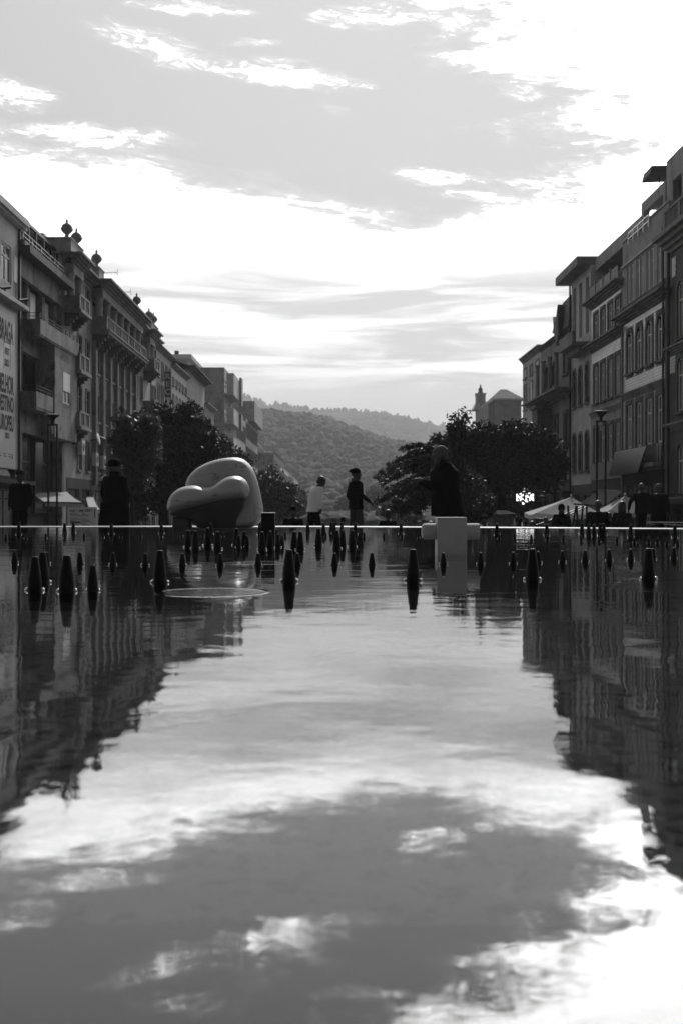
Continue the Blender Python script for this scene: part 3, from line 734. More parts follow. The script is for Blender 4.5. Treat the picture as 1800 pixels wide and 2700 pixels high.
for a, c in ((65.5, 68.7), (73.5, 75.1), (89.0, 90.4), (95.0, 98.8)):
    m = MB(); fb(m, -1, a, c, 16.62, 17.55, -1.2, .45); fb(m, -1, a-.1, c+.1, 17.55, 17.63, -1.3, .5)
    if a < 66: fb(m, -1, 65.5, 66.4, 16.62, 17.9, -5, -1.3)
    m.build('parapet_block', 'plaster', b)
urn0 = None
up = [(177,66.0,17.63),(202,68.2,17.63),(255,74.2,17.7),(361,89.6,17.8),(393,95.6,17.65),(405,98.0,17.7)]
ul = ['nearest urn at the left corner of the parapet','second urn from the left, just behind the corner one','third urn from the left, alone above the main cornice','fourth urn from the left, alone on the far roofline','fifth urn from the left, paired at the far end','sixth urn from the left, farthest of the pair at the end']
for i, (px, yy, zz) in enumerate(up):
    nn = D - (870-px)*yy/F
    if urn0 is None:
        u = thing('stone_urn', '', 'urn'); WL[u.name] = V(0,0,0); urn0 = u
        prof = [(.28,0),(.30,.05),(.22,.10),(.12,.2),(.13,.32),(.30,.47),(.36,.56),(.36,.60)]
        m = MB(); m.lathe(prof, 12); m.build('bowl', 'stone', u)
        m = MB(); m.lathe([(.39,.60),(.40,.66),(.37,.70),(.35,.80),(.27,.92),(.17,1.0),(.08,1.05),(.06,1.12),(.10,1.18),(.05,1.24),(.025,1.36)], 12); m.build('lid', 'stone', u)
    else: u = copy_tree(urn0)
    u.location = FP(-1, yy, zz, nn); u['label'] = 'stone roof ' + ul[i]; u['group'] = 'urns on the ornate building'
# aerials
for i, (yy, z0, z1) in enumerate(((82.5, 17.2, 19.3), (88.0, 17.2, 18.9))):
    a = thing('tv_aerial', ('taller' if i == 0 else 'lower') + ' thin television aerial on the roof behind the urns', 'aerial', FP(-1, yy, 17.2, -1.5), 'television aerials')
    q = FP(-1, yy, 0, -1.5); m = MB(); m.tube([(q[0], q[1], z0), (q[0], q[1], z1)], .025, 6); m.build('mast', 'metal_dark', a)
    m = MB(); m.tube([(q[0]-1.0, q[1], z1-.1), (q[0]+1.4, q[1], z1)], .02, 6)
    for k in range(7): x = q[0]-.9+k*.36; m.tube([(x, q[1]-.3, z1-.08), (x, q[1]+.3, z1-.08)], .012, 5)
    m.tube([(q[0]+1.4, q[1], z1-.3), (q[0]+1.4, q[1], z1+.3)], .015, 5)
    m.build('boom', 'metal_dark', a)
# street-level extras on L3
for i, (yy, z) in enumerate(((68.9, 3.9), (73.0, 3.3), (75.4, 3.2))):
    a = thing('air_conditioner', 'white air conditioner box on the urn-topped building, %s from the left' % words[i], 'air conditioner', FP(-1, yy, z, .1), 'air conditioners on the ornate building')
    m = MB(); fb(m, -1, yy-.4, yy+.4, z, z+.95, .12, .45); m.build('case', 'panel_white', a, bevel=.02)
    m = MB(); N = 16; m.add([FP(-1, yy+.28*math.cos(k*math.pi/8), z+.48+.28*math.sin(k*math.pi/8), .46) for k in range(16)], [tuple(range(16))]); m.build('fan_grille', 'metal_dark', a)
dsh = thing('satellite_dish', 'white satellite dish on the ornate building facade', 'satellite dish', FP(-1, 72.6, 5.0, .5))
m = MB(); q = FP(-1, 72.6, 5.2, .6); rot = Matrix.Rotation(math.radians(78), 3, 'Y'); m.ell(q, (.42, .42, .07), rot); m.build('reflector', 'panel_white', dsh)
m = MB(); m.tube([FP(-1, 72.6, 5.1, .0), q], .03, 6); m.build('bracket', 'metal_dark', dsh)
aw = thing('window_awning', 'narrow white awning over the first-floor strip windows', 'awning', FP(-1, 74, 5.5, 0))
m = MB(); m.hexa([FP(-1,73.6,5.25,.9), FP(-1,79.5,5.25,.9), FP(-1,79.5,5.6,.1), FP(-1,73.6,5.6,.1), FP(-1,73.6,5.28,.9), FP(-1,79.5,5.28,.9), FP(-1,79.5,5.63,.1), FP(-1,73.6,5.63,.1)]); m.build('fabric', 'awning', aw)

def generic(label, sd, y0, y1, zt, cols, floors, mt='plaster', wm='stone', fm='window_frame', gm='glass', out=.5, roof=None, n=0, back=11, cm='stone', wfrac=.42, sur=.12, sill=True, shops=3, rise=0, zg=1.6, shut=0, name='town_house', cc=True):
    b = bldg(label, sd, y0, name=name); ops = []
    for z0, z1 in floors:
        for i in range(cols):
            c = y0+(y1-y0)*(i+.5)/cols; w = (y1-y0)/cols*wfrac/2; ops.append((c-w, c+w, z0, z1))
    gops = ground_ops(y0, y1, -2.2, zg, shops) if shops else []
    m = MB(); wall(m, sd, y0+.01, y1-.01, -4.5, zt, n, ops+gops); fb(m, sd, y0+.01, y1-.01, -4.5, zt, n-back, n-.3); m.build('wall', mt, b)
    for o in ops: window(b, sd, *o, n, surround=sur, sill=sill, fm=fm, gm=gm, sm=wm, rise=rise, shut=(shut if random.random() < .6 else 0))
    if shops: shopfront(b, sd, y0, y1, -2.2, zg, n, shops)
    if cc: cornice(b, sd, y0+.02, y1-.02, zt, zt+.5, n, out, cm)
    if roof:
        m = MB(); m.hexa([FP(sd,y0,zt+.5,n+.25), FP(sd,y1,zt+.5,n+.25), FP(sd,y1,zt+.5,n-back), FP(sd,y0,zt+.5,n-back), FP(sd,y0+.3,zt+.5+roof,n-4), FP(sd,y1-.3,zt+.5+roof,n-4), FP(sd,y1-.3,zt+.5+roof,n-6), FP(sd,y0+.3,zt+.5+roof,n-6)]); m.build('roof', 'roof_tile', b)
    return b
b = generic('old plastered house with tiled roof bearing the vertical lettered sign', -1, 100.5, 109.9, 15.9, 4, [(10.5,12.6),(6.6,8.8),(2.9,5.0),(13.4,15.0)], roof=1.0)
sg = thing('vertical_sign', 'dark vertical projecting sign with pale capital letters R E C', 'sign', FP(-1, 104.5, 9, .3))
Yq = 104.0; x0_, x1_ = pt(434, 0, Yq).x, pt(451, 0, Yq).x
m = MB(); m.box(x0_, x1_, Yq, Yq+.2, pt(0, 1047, Yq).z, pt(0, 980, Yq).z); m.build('panel', 'print_grey', sg)
for ch, yb in (('R', 999), ('E', 1019), ('C', 1040)):
    cu = bpy.data.curves.new('lettering', 'FONT'); cu.body = ch; cu.extrude = .01; cu.size = .78; cu.offset = .02; cu.align_x = 'CENTER'; cu.materials.append(M['panel_white'])
    o = bpy.data.objects.new('lettering', cu); C.objects.link(o); bpy.context.view_layer.update(); o = tomesh(o); o.parent = sg; o.rotation_euler = (math.radians(90), 0, 0)
    o.location = V((x0_+x1_)/2, Yq-.02, pt(0, yb, Yq).z) - WL[sg.name]
generic('pale plastered house with small attic windows under its eaves', -1, 110, 121.8, 15.4, 5, [(10.6,12.6),(6.9,8.9),(3.2,5.0),(13.6,14.4)], mt='plaster_light', roof=.8)
generic('corner house with a wide overhanging hipped roof', -1, 122, 139, 16.8, 6, [(11.5,13.6),(7.6,9.8),(3.8,6.0)], roof=1.6, out=1.1, cm='stone_dark')
generic('narrow weathered house beside the blank concrete gable', -1, 139.2, 150, 14.2, 4, [(9.8,12),(6,8.2)], mt='plaster_dark', roof=.8)
generic('low plastered house in front of the balconied block', -1, 150.2, 164.8, 11.6, 5, [(8,10),(4.4,6.6)], mt='plaster', roof=.8)
# balconied block with the penthouse behind
b = generic('tall pale concrete block with white box balconies and a blank side wall', -1, 165, 178, 23.0, 2, [(18.5,21),(14,16.5),(9.5,12),(5,7.5)], mt='concrete', fm='metal_dark', gm='glass_dark', back=18, cc=False, wfrac=.8, sill=False, sur=0)
for z in (18.9, 14.2, 9.4, 4.7):
    m = MB(); fb(m, -1, 165.2, 177.8, z-.3, z-.003, .003, 1.5); fb(m, -1, 165.2, 177.8, z, z+(3.2 if z > 18 else 2.3), 1.35, 1.5); fb(m, -1, 165.2, 165.35, z, z+(3.2 if z > 18 else 2.3), .35, 1.34); m.build('balcony', 'plaster_light', b)
m = MB(); fb(m, -1, 175, 177.8, 17.9, 22.6, 1.52, 1.9); m.build('screen', 'concrete', b)
m = MB(); fb(m, -1, 175, 177.8, 13.6, 16.4, 1.52, 1.9); m.build('screen', 'concrete', b)
b = bldg('set-back pale penthouse with flat overhanging roof and a chimney', -1, 150, name='penthouse_building')
m = MB(); fb(m, -1, 180, 195, -4, 26.6, -11, -7.9); m.build('wall', 'concrete', b)
m = MB(); fb(m, -1, 179.5, 196, 26.6, 27.3, -11.5, -7.3); m.build('roof', 'plaster_light', b)
m = MB(); fb(m, -1, 182, 182.8, 27.3, 28.3, -10.6, -9.9); m.build('chimney', 'stone_dark', b)
generic('long block with rows of narrow vertical strip windows', -1, 186, 207, 17.6, 12, [(13.2,16.4),(7.8,11.4),(3,6)], mt='plaster', fm='plaster_light', gm='glass_dark', wfrac=.5, sill=False, cc=False)
generic('dark plastered block between the strip-windowed houses', -1, 178.5, 185.8, 14.5, 3, [(9.5,12.5),(5,8)], mt='plaster_dark', wfrac=.6)
b = generic('tall narrow block with a protruding boxed attic storey', -1, 207.2, 241, 18.5, 14, [(14.6,17.6),(9.6,12.8),(4.6,7.8)], mt='plaster', fm='plaster_light', gm='glass_dark', wfrac=.5, sill=False, cc=False)
m = MB(); fb(m, -1, 215, 241, 18.6, 22.8, -9, 1.2); m.build('attic', 'concrete', b)
b = generic('low grey block with plain side wall and pale balconies', -1, 300, 372, 16.5, 12, [(12,14.5),(8,10.5),(4,6.5)], mt='plaster_dark', back=14, wfrac=.5, sill=False, n=.6)
for z in (11.5, 7.5, 3.5):
    m = MB(); fb(m, -1, 304, 368, z, z+1.2, .7, 2.2); m.build('balcony', 'plaster_light', b)
generic('distant pale apartment block at the end of the left row', -1, 374, 470, 15.5, 14, [(11,13.5),(7,9.5),(3,5.5)], mt='plaster', wfrac=.5, sill=False)
generic('farthest small building closing the left row', -1, 480, 640, 15, 14, [(10,12.5),(6,8.5)], mt='plaster_light', wfrac=.5, sill=False)

# ================================================================ right side
# ---- R1 dark ornate house at the right edge
b = bldg('dark ornate granite house with roof balustrade, cut off at the right edge', 1, 40, name='granite_house')
ys_ = [(49.2,50.1),(46.9,47.8),(44.6,45.5),(42.3,43.2)]
ops = [(a, c, z0, z1) for a, c in ys_ for z0, z1 in ((8.6,11.3),(5.0,7.6),(.9,3.4))]
m = MB(); wall(m, 1, 40, 51.3, -4.5, 13.4, 0, ops+ground_ops(40,51.3,-1.5,.3,3)); bulk(m, 1, 40, 51.3, 13.4); m.build('wall', 'stone_dark', b)
for o in ops: window(b, 1, *o, 0, surround=.25, sill=True, rise=.3, sm='stone_dark', gm='glass_dark')
shopfront(b, 1, 40, 51.3, -1.5, .3, 0, 3)
cornice(b, 1, 40, 51.3, 13.0, 13.9, .003, .75, 'stone')
balustrade(b, 1, 40, 51.2, 13.95, 15.1, .35, posts=5)
cornice(b, 1, 40, 51.3, 7.9, 8.3, .003, .3, 'stone'); cornice(b, 1, 40, 51.3, 4.1, 4.5, .003, .3, 'stone'); cornice(b, 1, 40, 51.3, .5, .85, .003, .4, 'stone')
for a, c, z0, z1 in ((50.15, 51.2, 11.75, 12.7), (47.95, 49.0, 11.75, 12.7), (45.6, 46.7, 11.75, 12.7), (50.2, 51.48, 7.0, 7.85)): m = MB(); fb(m, 1, a+.25, c-.28, z0, z1, .003, .03); m.build('tile_panel', 'tile', b)
m = MB(); q = FP(1, 51.0, 0, .18); m.tube([(q[0], q[1], -1), (q[0], q[1], 13)], .07, 8); m.build('drainpipe', 'metal_dark', b)
# penthouse seen above
b = bldg('set-back grey rooftop penthouse above the right-hand houses', 1, 44, name='rooftop_house')
m = MB(); wall(m, 1, 44, 52.9, 15.3, 18.2, -.35, [(48.3,50.0,15.4,17.0),(50.6,51.9,15.4,16.9)]); fb(m, 1, 44, 48, 13.6, 18.2, -8, -.66); fb(m, 1, 50.2, 50.5, 13.6, 18.2, -8, -.66); fb(m, 1, 44, 52.9, 17.2, 18.2, -8, -.66)
m.build('wall', 'concrete', b)
m = MB(); wall(m, 1, 52.92, 57.0, 15.72, 17.25, -.3, [(53.3,56.5,15.8,16.65)]); fb(m, 1, 52.92, 57, 13.6, 17.25, -8, -2.2); fb(m, 1, 52.92, 57, 16.9, 17.25, -2.2, -.61); m.build('loggia', 'concrete', b)
# roof parasol
pr = thing('roof_parasol', 'folded square sunshade standing on the roof terrace at the right', 'parasol', FP(1, 55.6, 17.25, -.6))
q = FP(1, 55.4, 0, -.8); m = MB(); m.tube([(q[0], q[1], 17.2), (q[0], q[1], 18.5)], .03, 6); m.tube([(q[0]+1.0, q[1], 17.2), (q[0]+1.0, q[1], 18.5)], .03, 6); m.build('pole', 'metal_dark', pr)
m = MB(); m.hexa([(q[0]-.75,q[1]-.8,18.15),(q[0]+1.7,q[1]-.8,18.25),(q[0]+1.7,q[1]+.8,18.25),(q[0]-.75,q[1]+.8,18.15),(q[0]-.65,q[1]-.7,18.6),(q[0]+1.6,q[1]-.7,18.65),(q[0]+1.6,q[1]+.7,18.65),(q[0]-.65,q[1]+.7,18.6)])
m.build('canopy', 'cloth_mid', pr)
# ---- R2 tiled house with arched windows
b = bldg('four-storey tiled house with arched windows and a shaded iron balcony, right side', 1, 51.5)
Y0, Y1 = 51.45, 59.6
cols = [52.7, 54.5, 56.3, 58.1]
top = []
for c in cols: top += [(c-.62, c-.06, 12.0, 14.1), (c+.06, c+.62, 12.0, 14.1)]
arch = [(c-.5, c+.5, 7.95, 10.3) for c in cols]; rect = [(c-.5, c+.5, 3.7, 6.15) for c in cols]
m = MB(); wall(m, 1, Y0, Y1, -4.5, 15.7, 0, top+arch+rect+ground_ops(Y0,Y1,-1.4,1.6,3)); bulk(m, 1, Y0, Y1, 15.7); m.build('wall', 'plaster', b)
for o in top: window(b, 1, *o, 0, fm='window_frame', depth=.12)
for o in arch: window(b, 1, *o, 0, surround=.24, sill=True, rise=.45, sm='stone_dark', fm='white_paint')
for o in rect: window(b, 1, *o, 0, surround=.26, sm='stone_dark', fm='white_paint')
shopfront(b, 1, Y0, Y1, -1.4, 1.6, 0, 3)
m = MB()
t_ops = [(o[0]-.26, o[1]+.26, o[2]-.3, o[3]+.28) for o in arch]
wall(m, 1, Y0+.35, Y1-.25, 6.95, 10.85, .03, t_ops, .025)
t_ops = [(o[0]-.28, o[1]+.28, 3.0, o[3]+.3) for o in rect]
wall(m, 1, Y0+.35, Y1-.25, 3.7, 6.45, .03, t_ops, .025)
m.build('tiled_wall', 'tile', b)
cornice(b, 1, Y0, Y1, 10.95, 11.35, .003, .65); cornice(b, 1, Y0, Y1, 6.5, 6.9, .003, .2); cornice(b, 1, Y0, Y1, 11.5, 11.9, .003, .15, 'stone'); 
m = MB(); fb(m, 1, Y0, Y1, 14.2, 14.32, .003, .12); fb(m, 1, Y0, Y1, 15.7, 15.78, -.4, .08); m.build('string_course', 'plaster_light', b)
for c in (Y0+.16, Y1-.14): m = MB(); fb(m, 1, c-.12, c+.12, -1, 10.9, .003, .12); m.build('pilaster', 'stone', b)
railing(b, 1, 54.4, 58.1, 15.25, 15.9, .1, 'metal_light', .9, 2)
m = MB(); fb(m, 1, 51.9, 58.9, 2.45, 2.65, .003, .65); m.build('balcony_slab', 'stone', b)
m = MB()
for k in range(38): c = 52.0+6.7*k/37; fb(m, 1, c-.012, c+.012, 2.65, 3.5, .56, .585)
fb(m, 1, 51.95, 58.8, 3.5, 3.56, .53, .6); fb(m, 1, 51.95, 58.8, 2.65, 2.7, .54, .6)
for k in range(4): fb(m, 1, 51.95, 51.98, 2.65, 3.5, .14*k+.06, .14*k+.09)
m.build('balcony_railing', 'iron', b)
m = MB(); m.hexa([FP(1,53.6,2.15,.95), FP(1,59.2,2.15,.95), FP(1,59.2,2.15,.7), FP(1,53.6,2.15,.7), FP(1,53.0,3.52,.66), FP(1,58.8,3.52,.66), FP(1,58.8,3.52,.62), FP(1,53.0,3.52,.62)]); m.build('balcony_screen', 'metal_dark', b, bevel=.03)
m = MB(); q = FP(1, 51.75, 0, .2); m.tube([(q[0], q[1], -1), (q[0], q[1], 14.5)], .06, 8); m.build('drainpipe', 'metal_dark', b)
# ---- R3 tiled house with terrace storey
b = bldg('narrow house with white tiled bands and a set-back terrace storey, right side', 1, 59.7)
Y0, Y1 = 59.65, 66.8
cols = [60.5, 62.1, 63.8, 65.5]
r1 = [(c-.45, c+.45, 11.05, 12.7) for c in cols]; r2 = [(c-.45, c+.45, 7.0, 9.35) for c in cols]; r3 = [(c-.45, c+.45, 3.2, 5.4) for c in cols]
m = MB(); wall(m, 1, Y0, Y1, -4.5, 13.2, 0, r1+r2+r3+ground_ops(Y0,Y1,-1.6,1.4,3)); bulk(m, 1, Y0, Y1, 13.2); m.build('wall', 'plaster', b)
for o in r1: window(b, 1, *o, 0, surround=.2, sill=True, sm='stone_dark', fm='window_frame')
for o in r2: window(b, 1, *o, 0, surround=.24, sill=True, sm='stone_dark', fm='white_paint')
for o in r3: window(b, 1, *o, 0, surround=.2, sm='stone_dark', fm='white_paint')
shopfront(b, 1, Y0, Y1, -1.6, 1.4, 0, 3)
m = MB(); wall(m, 1, Y0+.3, Y1-.2, 11.0, 13.1, .03, [(o[0]-.21,o[1]+.21,o[2]-.15,o[3]+.2) for o in r1], .025)
wall(m, 1, Y0+.3, Y1-.2, 7.0, 10.3, .03, [(o[0]-.25,o[1]+.25,o[2]-.2,o[3]+.25) for o in r2], .025); m.build('tiled_wall', 'tile', b)
cornice(b, 1, Y0, Y1, 13.2, 13.65, .003, .6); cornice(b, 1, Y0, Y1, 10.4, 10.85, .003, .55); cornice(b, 1, Y0, Y1, 6.1, 6.5, .003, .15)
m = MB(); wall(m, 1, 57.0, 67.5, 13.2, 15.75, -1.5, [(60.6,61.5,13.8,15.3),(62.7,63.6,13.8,15.3),(64.8,65.7,13.8,15.3)]); fb(m, 1, 57, 67.5, 13.2, 15.75, -11, -1.81); m.build('terrace_storey', 'plaster_dark', b)
for a in (60.6, 62.7, 64.8): window(b, 1, a, a+.9, 13.8, 15.3, -1.5, surround=.12, sm='plaster_light')
m = MB(); fb(m, 1, 56.9, 67.6, 15.75, 16.55, -11, -.25); m.build('roof_slab', 'concrete', b)
m = MB(); fb(m, 1, 60, 66.8, 13.65, 14.55, .14, .18); 
for a in (61.5, 63.2, 65, 66.7): fb(m, 1, a-.06, a+.06, 13.65, 14.7, .1, .24)
m.build('terrace_rail', 'concrete', b)
# ---- R4 tall plain house with slot windows
b = bldg('tall plain rendered house with tall slot windows and thick overhanging roof slab, right side', 1, 66.8)
Y0, Y1 = 66.85, 72.3; cols = [67.8, 69.6, 71.3]
s1 = [(c-.42, c+.42, 11.9, 15.6) for c in cols]; s2 = [(c-.4, c+.4, 7.3, 9.9) for c in cols]; s3 = [(c-.4, c+.4, 2.8, 5.4) for c in cols]
m = MB(); wall(m, 1, Y0, Y1, -4.5, 16.2, 0, s1+s2+s3+ground_ops(Y0,Y1,-1.6,1.2,2)); bulk(m, 1, Y0, Y1, 16.2); m.build('wall', 'plaster_light', b)
for o in s1: window(b, 1, *o, 0, fm='plaster', gm='glass_dark', depth=.2)
for o in s2+s3: window(b, 1, *o, 0, surround=.15, sill=True, rise=.35, sm='plaster_dark', fm='metal_dark', gm='glass_dark')
shopfront(b, 1, Y0, Y1, -1.6, 1.2, 0, 2)
m = MB(); fb(m, 1, Y0+.01, Y1+1.0, 16.2, 16.75, -11, .9); m.build('roof_slab', 'stone', b)
m = MB(); fb(m, 1, 66.9, 70.8, 11.0, 11.2, .003, 1.25); fb(m, 1, 66.9, 70.8, 11.2, 11.9, 1.0, 1.2); fb(m, 1, 67.2, 70.4, 10.6, 11.0, .003, .7); m.build('balcony', 'stone', b)
m = MB(); q = FP(1, 72.2, 0, .12); m.tube([(q[0], q[1], -1), (q[0], q[1], 16)], .07, 8); m.build('drainpipe', 'metal_dark', b)
# ---- R5 ornate house with gable ornament
b = bldg('weathered ornate house with carved gable ornament and arched loggia, right side', 1, 72.4, name='ornate_house')
Y0, Y1 = 72.4, 82.6
ops = [(73.2,74.6,10.0,12.0),(77.0,78.4,9.6,11.4),(79.6,80.8,9.6,11.4)] + [(c-.55,c+.55,4.6,7.2) for c in (73.9,77,79,81)]
m = MB(); wall(m, 1, Y0, Y1, -4.5, 12.9, 0, ops+ground_ops(Y0,Y1,-1.6,1.6,3)); bulk(m, 1, Y0, Y1, 12.9); m.build('wall', 'stone', b)
for o in ops: window(b, 1, *o, 0, surround=.18, sill=True, rise=(.6 if o[2] > 9 else 0), sm='stone_dark', fm='stone_dark', gm='glass_dark')
shopfront(b, 1, Y0, Y1, -1.6, 1.6, 0, 3)
cornice(b, 1, Y0, Y1, 12.9, 13.2, .003, .3, 'stone_dark'); cornice(b, 1, Y0, Y1+1, 8.3, 8.8, .003, 1.3, 'stone')
m = MB(); m.hexa([FP(1,72.4,13.2,.2), FP(1,76.4,13.2,.2), FP(1,76.4,13.2,-6), FP(1,72.4,13.2,-6), FP(1,72.4,15.4,0), FP(1,75.0,15.3,0), FP(1,75.0,15.3,-6), FP(1,72.4,15.4,-6)]); m.build('gable', 'stone_dark', b)
m = MB(); gp = [(74.9,12.2),(75.3,12.7),(75.6,13.2),(76.2,13.3),(75.8,13.7),(76.0,14.5),(75.2,13.9),(74.4,15.1),(74.2,12.8)]
m.add([FP(1, y, z, .05) for y, z in gp] + [FP(1, y, z, .5) for y, z in gp], [tuple(range(9)), tuple(range(9, 18))] + [(i, (i+1) % 9, 9+(i+1) % 9, 9+i) for i in range(9)]); m.build('ornament', 'stone_dark', b)
for c in (73.0, 75.2, 77.4, 79.6): 
    q = FP(1, c, 0, .9); m = MB(); m.lathe([(.2,8.85),(.15,9),(.14,11.2),(.22,11.4)], 10, (q[0], q[1], 0)); m.build('column', 'stone', b)
m = MB(); fb(m, 1, 78.8, 80.8, 5.0, 8.2, .003, 1.1); fb(m, 1, 78.6, 81, 8.0, 8.25, .003, 1.3); m.build('enclosed_balcony', 'stone_dark', b)
generic('pale corner house with a cornice band, beyond the ornate gable', 1, 82.7, 90.5, 13.0, 3, [(8.9,11.0),(5.0,7.2),(10.9+.7,12.4)], mt='plaster_light', wm='plaster', shut=.8, out=.35)
# ---- far right: hip-roofed house facing us, church tower
b = thing('gabled_house', 'old plaster house with steep hipped roof above the right tree', 'building', (pt(1337,0,120).x, 120, -2))
xa, xb = pt(1302,0,120).x, pt(1373,0,120).x; ze = pt(0,1056,120).z; za = pt(0,1023,120).z
m = MB(); m.box(xa, xb, 120, 130, -3, ze); m.box(pt(1288,0,120).x, xa-.01, 120.4, 129, -3, ze-.2); m.build('wall', 'plaster', b)
m = MB(); m.box(xa-.2, xb+.3, 119.7, 130.3, ze, ze+.22); m.build('eaves', 'plaster_light', b)
xm = pt(1341,0,120).x
m = MB(); m.hexa([(xa-.2,119.8,ze+.22),(xb+.25,119.8,ze+.22),(xb+.25,130,ze+.22),(xa-.2,130,ze+.22),(xm-.35,124,za+.3),(xm+.35,124,za+.3),(xm+.35,126,za+.3),(xm-.35,126,za+.3)]); m.build('roof', 'roof_tile', b)
b = thing('church_tower', 'pale stone church turret with a statue finial, farther behind the right tree', 'tower', (pt(1267,0,150).x, 150, -2))
YT = 150; s_ = YT/F; xc = pt(1267,0,YT).x
m = MB(); m.box(xc-12*s_, xc+12*s_, YT, YT+24*s_, -3, pt(0,1040,YT).z); m.build('shaft', 'plaster_light', b)
m = MB(); m.box(xc-13.5*s_, xc+13.5*s_, YT-.1, YT+25*s_, pt(0,1040,YT).z, pt(0,1036.5,YT).z); m.hexa([(xc-21*s_,YT-.5,pt(0,1080,YT).z),(xc+36*s_,YT-.5,pt(0,1080,YT).z),(xc+36*s_,YT+3,pt(0,1080,YT).z),(xc-21*s_,YT+3,pt(0,1080,YT).z),(xc-12*s_,YT-.3,pt(0,1060,YT).z),(xc+14*s_,YT-.3,pt(0,1060,YT).z),(xc+14*s_,YT+2,pt(0,1060,YT).z),(xc-12*s_,YT+2,pt(0,1060,YT).z)]); m.build('shoulder', 'plaster_light', b)
z0 = pt(0,1036.5,YT).z; k = s_
m = MB(); m.lathe([(8*k,0),(7*k,2*k),(5.5*k,6*k),(5*k,9*k),(6.5*k,12*k),(3.5*k,15*k),(2.2*k,17*k),(1.5*k,19*k),(2.2*k,21*k),(.8*k,24*k)], 12, (xc, YT+12*s_, z0)); m.build('finial', 'stone', b)
# ================================================================ HILLS and woods
def crest(pts, Y):
    P = [((a-900)/F*Y, CAMH+(HY-b)/F*Y) for a, b in pts]
    def f(x):
        if x <= P[0][0]: return P[0][1]
        for (x0, z0), (x1, z1) in zip(P, P[1:]):
            if x <= x1:
                t_ = (x-x0)/(x1-x0); t_ = t_*t_*(3-2*t_)*.5+t_*.5; return z0+(z1-z0)*t_
        return P[-1][1]
    return f
near_c = crest([(-1500,1180),(0,1160),(500,1150),(620,1136),(680,1114),(740,1108),(800,1116),(860,1128),(920,1150),(980,1172),(1060,1190),(1130,1212),(1200,1235),(1300,1245),(1600,1262),(3000,1275)], 1200)
far_c = crest([(-1500,1060),(200,1060),(600,1060),(700,1082),(800,1096),(880,1104),(960,1102),(1040,1110),(1110,1124),(1190,1146),(1300,1172),(1500,1195),(3000,1230)], 2600)
def sm(a): a = max(0, min(1, a)); return a*a*(3-2*a)
def lump(x, y): return math.sin(x*.021+1.3)*math.sin(y*.017+.4)*.5 + math.sin(x*.047+y*.03)*.3
def nearz(x, y):

    k = sm((y-330)/870); back_ = 1-.5*sm((y-1200)/600)
    return -3.5 + (near_c(x)+3.5)*(k**1.0)*back_ + lump(x, y)*5*k
def farz(x, y):
    k = sm((y-1500)/1100); return -3.5 + (far_c(x)+3.5)*k*(1-.3*sm((y-2600)/900)) + lump(x*.5, y*.5)*9*k
def terrain(fn, x0, x1, y0, y1, nx, ny):
    m = MB()
    vs = [(x0+(x1-x0)*i/nx, y0+(y1-y0)*j/ny, fn(x0+(x1-x0)*i/nx, y0+(y1-y0)*j/ny)-1.0) for j in range(ny+1) for i in range(nx+1)]
    fs = [(j*(nx+1)+i, j*(nx+1)+i+1, (j+1)*(nx+1)+i+1, (j+1)*(nx+1)+i) for j in range(ny) for i in range(nx)]
    return m.add(vs, fs)
tag(terrain(nearz, -1500, 1500, 330, 1800, 90, 60).build('hill', 'hill', smooth=True, fix=False), kind='structure')
tag(terrain(farz, -3000, 3000, 1500, 3600, 90, 50).build('hill', 'hill', smooth=True, fix=False), kind='structure')
def ico():
    bm = bmesh.new(); bmesh.ops.create_icosphere(bm, subdivisions=2, radius=1); bm.verts.ensure_lookup_table()
    v = np.array([p.co[:] for p in bm.verts]); f = np.array([[q.index for q in g_.verts] for g_ in bm.faces]); bm.free(); return v, f
IV, IF = ico()
def from_np(name, v, f, m, parent=None, k=3, smooth=False):
    me = bpy.data.meshes.new(name); n = len(f)
    if parent:
        off = WL.get(parent.name, V(0,0,0)); v = v - np.array(off[:])
    me.vertices.add(len(v)); me.vertices.foreach_set('co', v.astype(np.float32).ravel())
    me.loops.add(n*k); me.loops.foreach_set('vertex_index', f.astype(np.int32).ravel())
    me.polygons.add(n); me.polygons.foreach_set('loop_start', np.arange(0, n*k, k, dtype=np.int32)); me.polygons.foreach_set('loop_total', np.full(n, k, dtype=np.int32))
    me.update(calc_edges=True); me.validate()
    if smooth: me.polygons.foreach_set('use_smooth', [True]*n)
    o = bpy.data.objects.new(name, me); C.objects.link(o); me.materials.append(M[m] if isinstance(m, str) else m)
    if parent: o.parent = parent
    WL[o.name] = V(0,0,0)
    return o
def clumps(name, P, R, H, mt='hillwood'):
    vs = []; fs = []
    for i, (p, r, h) in enumerate(zip(P, R, H)):
        j = 1 + (rng.random(len(IV))-.5)*.42
        vs.append(IV*j[:, None]*np.array([r, r, h]) + np.array(p)); fs.append(IF+len(IV)*i)
    return from_np(name, np.vstack(vs), np.vstack(fs), mt, smooth=True)
P, R, H = [], [], []
while len(P) < 6500:
    y = 380+820*rng.random()**.8; px = 560+820*rng.random(); x = (px-900)/F*y
    z = nearz(x, y); r = 2.2+3.2*rng.random()**2; r *= (.75+.35*(y/1200)); P.append((x, y, z+r*.35)); R.append(r); H.append(r*(.8+.5*rng.random()))
tag(clumps('woodland', P, R, H), 'dense broadleaf wood covering the nearer hill', 'woodland', kind='stuff')
P, R, H = [], [], []
while len(P) < 2600:
    y = 1550+1060*rng.random()**.7; px = 560+760*rng.random(); x = (px-900)/F*y
    r = 6+6*rng.random(); P.append((x, y, farz(x, y)+r*.1)); R.append(r); H.append(r*.8)
tag(clumps('forest', P, R, H), 'hazy forest covering the far ridge', 'forest', kind='stuff')
P, R, H = [], [], []
